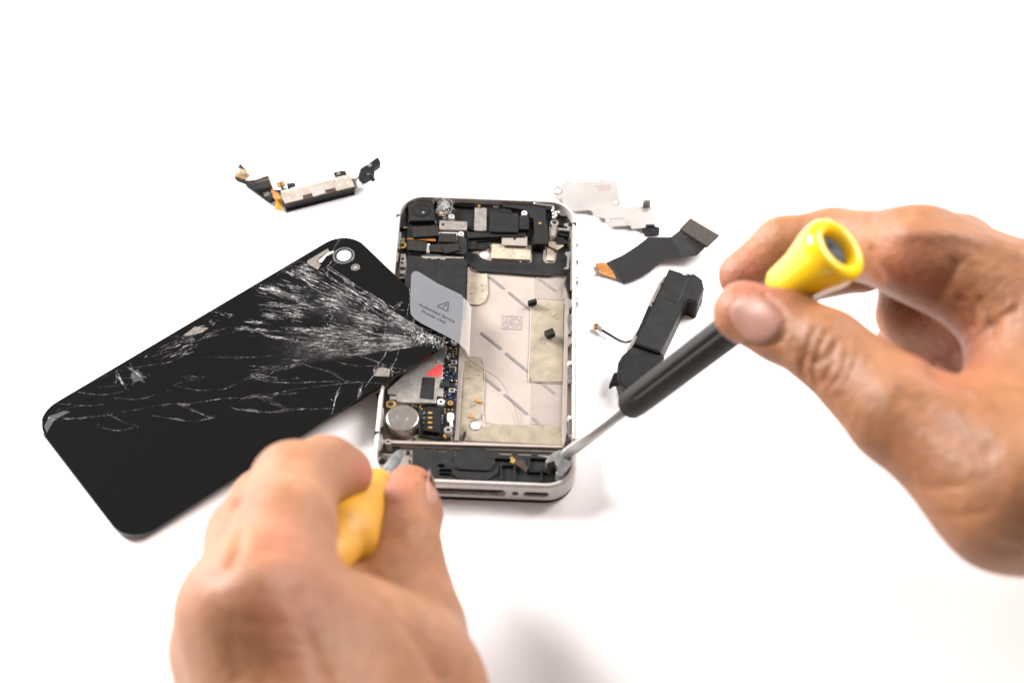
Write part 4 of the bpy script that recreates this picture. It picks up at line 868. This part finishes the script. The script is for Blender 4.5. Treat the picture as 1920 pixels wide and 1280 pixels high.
lathe_obj('end_collar', SA, SB, [(y0 - .6, 4.9), (y0 - .4, 5.6), (y0 + .8, 6.5), (y0 + 4, 6.8), (y0 + 8, 7.3), (y0 + 12, 8.4), (y0 + 15, 9.3), (y0 + 17, 9.6), (y0 + 19, 9.6), (y0 + 20.3, 9.0), (y0 + 21, 7.9), (y0 + 20.8, 6.4), (y0 + 19.5, 5.3), (y0 + 16.5, 4.7), (y0 + 14, 4.6)], 'yellow', drv, 64)
lathe_obj('end_cap', SA, SB, [(y0 + 13, 4.8), (y0 + 17.9, 4.8), (y0 + 18.4, 4.2), (y0 + 18.4, 2.6), (y0 + 18.0, 2.3)], 'navy', drv, 40)
# notched tip: a hook and a block
slab('blade', c3([(1530, 372), (1555, 335), (1600, 300), (1650, 280), (1705, 278), (1745, 310), (1756, 350), (1745, 405), (1700, 460), (1672, 498), (1640, 500), (1618, 482), (1618, 462), (1645, 440), (1640, 420), (1615, 395), (1605, 362), (1575, 372), (1545, 392)]), 10.0, 3.0, M['steel'], drv, .35)

# ================================================================== YELLOW PICK (left hand)
TA = P(752, 846, 8.2); TB = D(640, 1010, 412); TLn = (TB - TA).length
pk = empty('yellow_tool', tuple(TA), 'yellow handled driver with grey steel tip held in the left hand', 'hand tool')
pt = proj(TA)
lathe_obj('steel_tip', TA, TB, [(0, .5), (2, 1.2), (6, 1.6), (TLn * .48, 1.8)], 'steel', pk, 20)
s0 = TLn * .41
lathe_obj('handle', TA, TB, [(s0, 3.0), (s0 + .8, 4.6), (s0 + 2.2, 5.5), (s0 + 6, 5.9), (s0 + (TLn - s0) * .45, 6.3), (s0 + (TLn - s0) * .65, 7.2), (s0 + (TLn - s0) * .85, 8.4), (s0 + (TLn - s0) * .95, 8.6), (TLn + 1, 8.0), (TLn + 2, 6.6), (TLn + 7, 6.0), (TLn + 20, 5.6)], 'yellow2', pk, 48)

# ================================================================== HANDS
SK = bpy.data.materials.new('skin'); SK.use_nodes = True; nt = SK.node_tree; N = nt.nodes; LK = nt.links; b = N['Principled BSDF']
tc = N.new('ShaderNodeTexCoord'); at = N.new('ShaderNodeAttribute'); at.attribute_name = 'tone'
n1 = N.new('ShaderNodeTexNoise'); n1.inputs['Scale'].default_value = 45; n1.inputs['Detail'].default_value = 7; n1.inputs['Roughness'].default_value = .6; LK.new(tc.outputs['Object'], n1.inputs['Vector'])
cr = N.new('ShaderNodeValToRGB'); cr.color_ramp.elements[0].position = .3; cr.color_ramp.elements[1].position = .7
cr.color_ramp.elements[0].color = (.205, .080, .031, 1); cr.color_ramp.elements[1].color = (.315, .138, .060, 1); LK.new(n1.outputs['Fac'], cr.inputs['Fac'])
mx = N.new('ShaderNodeMix'); mx.data_type = 'RGBA'; LK.new(at.outputs['Fac'], mx.inputs[0]); n4 = N.new('ShaderNodeTexNoise'); n4.inputs['Scale'].default_value = 260; n4.inputs['Detail'].default_value = 8; n4.inputs['Roughness'].default_value = .7; LK.new(tc.outputs['Object'], n4.inputs['Vector'])
r4 = N.new('ShaderNodeMapRange'); LK.new(n4.outputs['Fac'], r4.inputs[0]); r4.inputs[1].default_value = .35; r4.inputs[2].default_value = .65; r4.inputs[3].default_value = .88; r4.inputs[4].default_value = 1.08
m4 = N.new('ShaderNodeVectorMath'); m4.operation = 'SCALE'; LK.new(cr.outputs['Color'], m4.inputs[0]); LK.new(r4.outputs[0], m4.inputs['Scale']); LK.new(m4.outputs[0], mx.inputs[6]); mx.inputs[7].default_value = (.31, .098, .060, 1)
LK.new(mx.outputs[2], b.inputs['Base Color']); b.inputs['Roughness'].default_value = .48; b.inputs['Specular IOR Level'].default_value = .4
b.inputs['Subsurface Weight'].default_value = .35; b.inputs['Subsurface Radius'].default_value = (1, .35, .2); b.inputs['Subsurface Scale'].default_value = .0016
n2 = N.new('ShaderNodeTexNoise'); n2.inputs['Scale'].default_value = 380; n2.inputs['Detail'].default_value = 6; LK.new(tc.outputs['Object'], n2.inputs['Vector'])
n3 = N.new('ShaderNodeTexVoronoi'); n3.feature = 'DISTANCE_TO_EDGE'; n3.inputs['Scale'].default_value = 900; LK.new(tc.outputs['Object'], n3.inputs['Vector'])
ad = N.new('ShaderNodeMath'); ad.operation = 'MULTIPLY_ADD'; LK.new(n3.outputs['Distance'], ad.inputs[0]); ad.inputs[1].default_value = .5; LK.new(n2.outputs['Fac'], ad.inputs[2])
bp = N.new('ShaderNodeBump'); bp.inputs['Strength'].default_value = .8; bp.inputs['Distance'].default_value = .0006; LK.new(ad.outputs[0], bp.inputs['Height']); LK.new(bp.outputs['Normal'], b.inputs['Normal'])

def smin(a, b_, k):
    h = np.clip(.5 + .5 * (b_ - a) / k, 0, 1); return b_ * (1 - h) + a * h - k * h * (1 - h)
def build_hand(name, chains, palm, kpalm, grooves, reds, label, h=1.0, kf=2.5, bounds_pad=6, ks=1.0):
    """chains: fingers, lists of (u,v,depth,radius mm); palm: list of segments ((..),(..))"""
    W3 = lambda j: np.array([*D(j[0], j[1], j[2] * ks), j[3] * ks], dtype=np.float32)
    segF = [[(W3(a), W3(b_)) for a, b_ in zip(c, c[1:])] for c in chains]; segP = [(W3(a), W3(b_)) for a, b_ in palm]
    allp = np.array([q for s in segF for ab in s for q in ab] + [q for ab in segP for q in ab])
    lo = (allp[:, :3] - allp[:, 3:4]).min(0) - bounds_pad; hi = (allp[:, :3] + allp[:, 3:4]).max(0) + bounds_pad
    nx, ny, nz_ = [int(x) for x in np.ceil((hi - lo) / h)]
    X = lo[0] + h * np.arange(nx, dtype=np.float32)[:, None, None]; Y = lo[1] + h * np.arange(ny, dtype=np.float32)[None, :, None]; Z = lo[2] + h * np.arange(nz_, dtype=np.float32)[None, None, :]
    def cone(ab):
        a, b_ = ab; d = b_[:3] - a[:3]; L2 = float(d @ d)
        t = ((X - a[0]) * d[0] + (Y - a[1]) * d[1] + (Z - a[2]) * d[2]) / L2; t = np.clip(t, 0, 1)
        return np.sqrt((X - a[0] - t * d[0]) ** 2 + (Y - a[1] - t * d[1]) ** 2 + (Z - a[2] - t * d[2]) ** 2) - (a[3] + t * (b_[3] - a[3]))
    f = None
    for c in segF:
        g = None
        for s in c: q = cone(s); g = q if g is None else smin(g, q, kf)
        f = g if f is None else smin(f, g, .7)
    p = None
    for s in segP: q = cone(s); p = q if p is None else smin(p, q, kpalm)
    V = smin(f, p, kpalm)
    ins = V < 0
    c8_ = [ins[i:nx - 1 + i, j:ny - 1 + j, k:nz_ - 1 + k] for i in (0, 1) for j in (0, 1) for k in (0, 1)]
    sm_ = sum(x.astype(np.int8) for x in c8_); act = (sm_ > 0) & (sm_ < 8)
    idx = -np.ones(act.shape, np.int64); ii = np.argwhere(act); idx[act] = np.arange(len(ii))
    acc = np.zeros((len(ii), 3)); cnt = np.zeros(len(ii))
    for ax in range(3):
        for o1 in (0, 1):
            for o2 in (0, 1):
                off = [0, 0, 0]; o = [x for x in range(3) if x != ax]; off[o[0]] = o1; off[o[1]] = o2
                off2 = list(off); off2[ax] = 1
                v0 = V[ii[:, 0] + off[0], ii[:, 1] + off[1], ii[:, 2] + off[2]]; v1 = V[ii[:, 0] + off2[0], ii[:, 1] + off2[1], ii[:, 2] + off2[2]]
                m_ = (v0 < 0) != (v1 < 0); t = np.where(m_, v0 / np.where(m_, v0 - v1, 1), 0)
                pos = np.tile(np.array(off, float), (len(ii), 1)); pos[:, ax] = t
                acc[m_] += pos[m_]; cnt[m_] += 1
    verts = lo + h * (ii + acc / cnt[:, None])
    faces = []
    for ax in range(3):
        a1, a2 = (ax + 1) % 3, (ax + 2) % 3
        sl0 = [slice(1, -1)] * 3; sl1 = [slice(1, -1)] * 3; sl0[ax] = slice(0, -1); sl1[ax] = slice(1, None)
        s0_, s1_ = ins[tuple(sl0)], ins[tuple(sl1)]; ch = np.argwhere(s0_ != s1_)
        if len(ch) == 0: continue
        sign = s0_[tuple(ch.T)]; g = ch.copy(); g[:, a1] += 1; g[:, a2] += 1
        q = []
        for d1, d2 in ((-1, -1), (0, -1), (0, 0), (-1, 0)):
            e = g.copy(); e[:, a1] += d1; e[:, a2] += d2; q.append(idx[tuple(e.T)])
        q = np.stack(q, 1); q[~sign] = q[~sign][:, ::-1]; faces.append(q)
    faces = np.concatenate(faces)
    me = bpy.data.meshes.new(name); me.from_pydata(verts.tolist(), [], faces.tolist()); me.update()
    # smooth
    ed = np.array([e.vertices[:] for e in me.edges])
    for it in range(5):
        s = np.zeros_like(verts); c = np.zeros(len(verts))
        np.add.at(s, ed[:, 0], verts[ed[:, 1]]); np.add.at(s, ed[:, 1], verts[ed[:, 0]]); np.add.at(c, ed[:, 0], 1); np.add.at(c, ed[:, 1], 1)
        verts = verts * .4 + .6 * s / c[:, None]
    me.vertices.foreach_set('co', verts.ravel()); me.update()
    nr = np.zeros(len(verts) * 3); me.vertex_normals.foreach_get('vector', nr); nr = nr.reshape(-1, 3)
    Rm = np.array(R); q = (verts - np.array(CAMPOS)) @ Rm; uv = np.stack([960 + FPX * q[:, 0] / -q[:, 2], 640 - FPX * q[:, 1] / -q[:, 2]], 1)
    face = (nr @ Rm)[:, 2]; front = np.clip(face * 2.5, 0, 1)
    disp = np.zeros(len(verts)); dep = -q[:, 2]
    for g in grooves:
        pts, wd, am = g[:3]; dmax = g[3] if len(g) > 3 else 1e9
        pts = [tuple(x)[:2] for x in spline([(a, b_, 0) for a, b_ in pts], 4)]
        best = np.full(len(verts), 1e9)
        for (ax_, ay), (bx, by) in zip(pts, pts[1:]):
            d = np.array([bx - ax_, by - ay]); L2 = d @ d + 1e-9; t = np.clip(((uv - [ax_, ay]) @ d) / L2, 0, 1)
            best = np.minimum(best, np.hypot(uv[:, 0] - ax_ - t * d[0], uv[:, 1] - ay - t * d[1]))
        disp -= am * np.exp(-(best / wd) ** 2) * front * (dep < dmax)
    # broad irregularity
    for _ in range(14):
        k_ = np.random.normal(0, 1, 3) * .09; ph = np.random.uniform(0, 6.28); disp += .09 * np.sin(verts @ k_ + ph)
    verts = verts + nr * disp[:, None]
    tone = np.zeros(len(verts))
    for (u, v, r_, am) in reds: tone += am * np.exp(-(((uv[:, 0] - u) ** 2 + (uv[:, 1] - v) ** 2) / r_ ** 2))
    me.vertices.foreach_set('co', (verts * S).ravel()); me.update()
    at_ = me.attributes.new('tone', 'FLOAT', 'POINT'); at_.data.foreach_set('value', np.clip(tone, 0, 1))
    bvh = BVHTree.FromPolygons([tuple(x) for x in verts], [tuple(x) for x in faces.tolist()])
    o = link(name, me, SK, None, True, loc=tuple(verts.mean(0)))
    tag(o, label, 'hand'); return o, bvh
def nail(hand, bvh, outline, off=.35):
    """nail plate following the skin: a grid dropped on the finger inside the outline"""
    cu_ = sum(a for a, b_ in outline) / len(outline); cv_ = sum(b_ for a, b_ in outline) / len(outline)
    out = roundpts(outline, 18, 4); bm = bmesh.new(); rings = []
    for k, f in enumerate((1.0, .93, .8, .6, .4, .2, .05)):
        ring = []
        for (a, b_) in [tuple(q) for q in out]:
            u, v = cu_ + (a - cu_) * f, cv_ + (b_ - cv_) * f
            hit, nn, _, _ = bvh.ray_cast(CAMPOS, ray(u, v).normalized())
            if hit is None: hit = ring[-1].co if ring else CAMPOS + ray(u, v) * 440; nn = Vector((0, 0, 0))
            ring.append(bm.verts.new(hit + nn * (off * (-.3 if k == 0 else .8 if k == 1 else 1.1))))
        rings.append(ring)
    for A_, B_ in zip(rings, rings[1:]):
        for i in range(len(A_)): bm.faces.new((A_[i], A_[(i + 1) % len(A_)], B_[(i + 1) % len(A_)], B_[i]))
    bm.faces.new(rings[-1])
    return bm_to('nail', bm, M['nail'], hand, True)

# ---- right hand
rh_f = [
    [(1725, 474, 452, 12.0), (1562, 454, 478, 9.6), (1468, 462, 480, 8.3), (1392, 518, 478, 6.9)],          # index
    [(1790, 480, 478, 11.5), (1690, 462, 502, 9.6), (1615, 494, 502, 8.6), (1500, 525, 488, 7.4)],          # middle
    [(1830, 520, 500, 11), (1705, 520, 514, 9.0), (1700, 590, 510, 9.0), (1800, 610, 500, 8.5)],              # ring
    [(1860, 590, 515, 10), (1702, 640, 520, 9.0), (1740, 675, 514, 8.2), (1830, 640, 500, 7.4)],            # little
    [(1900, 915, 412, 19.5), (1690, 772, 425, 14), (1548, 655, 438, 10.6), (1470, 612, 446, 10.0), (1396, 583, 452, 8.6)]]   # thumb
rh_p = [((1735, 478, 455, 11.8), (2120, 668, 438, 22)), ((1800, 500, 480, 12), (2140, 720, 462, 22)), ((1840, 550, 502, 12), (2150, 780, 485, 20)), ((1870, 610, 518, 11), (2150, 830, 500, 20)),
        ((1900, 915, 412, 19.5), (2150, 930, 428, 27)), ((1815, 510, 452, 10), (1965, 640, 448, 15)), ((1965, 640, 448, 15), (1850, 810, 425, 13)), ((1990, 640, 450, 18), (1950, 850, 430, 20)), ((1870, 770, 495, 15), (1800, 690, 515, 14)),
        ((2150, 800, 455, 32), (2750, 1120, 440, 36)), ((1940, 700, 480, 16), (2100, 800, 480, 24))]
gr = [
    # wrinkles over the thumb knuckle
    ([(1528, 612), (1512, 655), (1500, 690), (1508, 712)], 6, .55), ([(1552, 618), (1536, 650), (1524, 690), (1530, 722)], 6, .6), ([(1575, 615), (1566, 650), (1556, 690), (1540, 720)], 6, .6),
    ([(1592, 622), (1588, 660), (1575, 700), (1552, 728)], 6, .5), ([(1500, 660), (1520, 680), (1545, 672), (1560, 650)], 7, .5), ([(1490, 640), (1498, 668), (1505, 690)], 6, .4),
    ([(1610, 640), (1604, 680), (1585, 720)], 6, .35), ([(1525, 735), (1550, 745), (1580, 742)], 6, .3),
    # index base crease and web folds
    ([(1632, 470), (1640, 500), (1650, 520)], 9, .9), ([(1757, 553), (1772, 530), (1785, 512), (1792, 495)], 13, .9), ([(1800, 560), (1822, 575), (1826, 610)], 8, .8), ([(1838, 560), (1856, 590), (1868, 625)], 8, .8),
    ([(1790, 580), (1806, 590), (1818, 615)], 6, .6), ([(1826, 630), (1860, 605), (1905, 580)], 7, .8), ([(1750, 690), (1790, 725), (1820, 745)], 9, 1.2), ([(1760, 675), (1810, 650), (1870, 610)], 7, .6),
    ([(1640, 395), (1632, 405), (1628, 420)], 7, .4), ([(1700, 400), (1790, 410), (1900, 440)], 14, .8), ([(1690, 440), (1800, 440), (1910, 470)], 16, -.7),
    ([(1690, 905), (1740, 915), (1800, 912)], 7, .4), ([(1760, 960), (1800, 968), (1850, 960)], 7, .4), ([(1800, 1030), (1850, 1020), (1910, 1030)], 7, .3), ([(1700, 740), (1760, 790), (1850, 850)], 22, .8)]
NO = [(1372, 566), (1396, 552), (1432, 556), (1456, 578), (1468, 606), (1460, 632), (1428, 644), (1402, 640), (1378, 612), (1366, 588)]
gr.append(([(1418 + (a - 1418) * 1.1, 598 + (b_ - 598) * 1.1) for a, b_ in NO[2:8]], 3.2, .7))
reds = [(1400, 560, 60, .5), (1400, 500, 50, .45), (1700, 490, 60, .55), (1760, 640, 70, .4), (1800, 660, 60, .3), (1460, 545, 40, .3), (1850, 640, 60, .15), (1650, 560, 60, .2)]
rh, rb = build_hand('hand', rh_f, rh_p, 9, gr, reds, 'hand reaching in from the right, thumb and forefinger pinching the black screwdriver', h=1.0, ks=.915)
nl = nail(rh, rb, NO, .5)

# ---- left hand
lh_f = [
    [(482, 1150, 348, 13), (535, 990, 376, 11.1), (553, 908, 398, 10.2), (610, 882, 418, 8.4), (646, 888, 428, 7.2)],     # index
    [(446, 1160, 352, 11.6), (470, 1015, 388, 10.8), (500, 950, 415, 9.4), (590, 950, 436, 7.6)],                           # middle
    [(426, 1225, 362, 10.8), (440, 1090, 402, 9.8), (500, 1030, 430, 8.6), (580, 1010, 440, 7.5)],                          # ring
    [(425, 1290, 372, 10.2), (445, 1170, 410, 8.6), (500, 1110, 428, 7.6), (560, 1080, 432, 7)],                          # little
    [(735, 1330, 385, 19), (768, 1175, 408, 12.4), (754, 1040, 426, 10.0), (764, 965, 438, 9.2), (768, 920, 446, 7.4)]]      # thumb
lh_p = [((485, 1150, 350, 12.5), (600, 1480, 345, 22)), ((448, 1165, 355, 11.6), (560, 1480, 350, 22)), ((434, 1225, 366, 11), (520, 1480, 362, 20)), ((436, 1290, 378, 10.6), (500, 1480, 375, 20)),
        ((735, 1330, 385, 19), (640, 1520, 370, 28)), ((500, 1170, 358, 12), (640, 1230, 368, 17)), ((640, 1230, 372, 16), (770, 1220, 400, 12)), ((600, 1300, 360, 22), (730, 1320, 380, 22)),
        ((600, 1490, 358, 28), (640, 2050, 335, 32)), ((610, 1090, 428, 10), (735, 1125, 424, 10)), ((640, 1150, 405, 12), (735, 1150, 415, 12)), ((560, 1240, 358, 17), (600, 1400, 352, 20))]
gr2 = [([(452, 935), (449, 985), (447, 1025), (430, 1058)], 9, 1.2), ([(487, 1075), (500, 1060)], 22, -.5), ([(470, 1168), (500, 1176), (520, 1170)], 12, .35),
       ([(500, 1018), (530, 1012), (556, 1022)], 8, .6), ([(496, 1035), (530, 1030), (560, 1040)], 8, .5), ([(540, 870), (552, 862), (566, 866)], 8, .3), ([(646, 845), (640, 870), (646, 900)], 6, .4),
       ([(742, 1140), (790, 1200), (830, 1270)], 18, 1.4), ([(640, 1010), (672, 1046), (720, 1110), (742, 1140)], 14, 1.0), ([(775, 1000), (790, 1010), (806, 1008)], 7, .4), ([(770, 1045), (795, 1050), (815, 1052)], 7, .4),
       ([(390, 1075), (405, 1085), (420, 1078)], 9, .5), ([(560, 1120), (590, 1220), (610, 1280)], 20, .6), ([(480, 1200), (500, 1280)], 16, .5), ([(430, 1200), (450, 1280)], 14, .4)]
reds2 = [(525, 1020, 50, .55), (487, 1165, 40, .35), (685, 880, 28, .9), (560, 1130, 60, .35), (735, 910, 28, .7), (400, 1080, 40, .4), (540, 1230, 60, .2), (770, 900, 60, .3)]
lh, lb = build_hand('hand', lh_f, lh_p, 9, gr2, reds2, 'hand at the bottom edge seen from its back, gripping the yellow handled tool', h=1.05)
nail(lh, lb, [(806, 872), (816, 880), (822, 900), (820, 935), (812, 952), (802, 940), (799, 905)], .3)
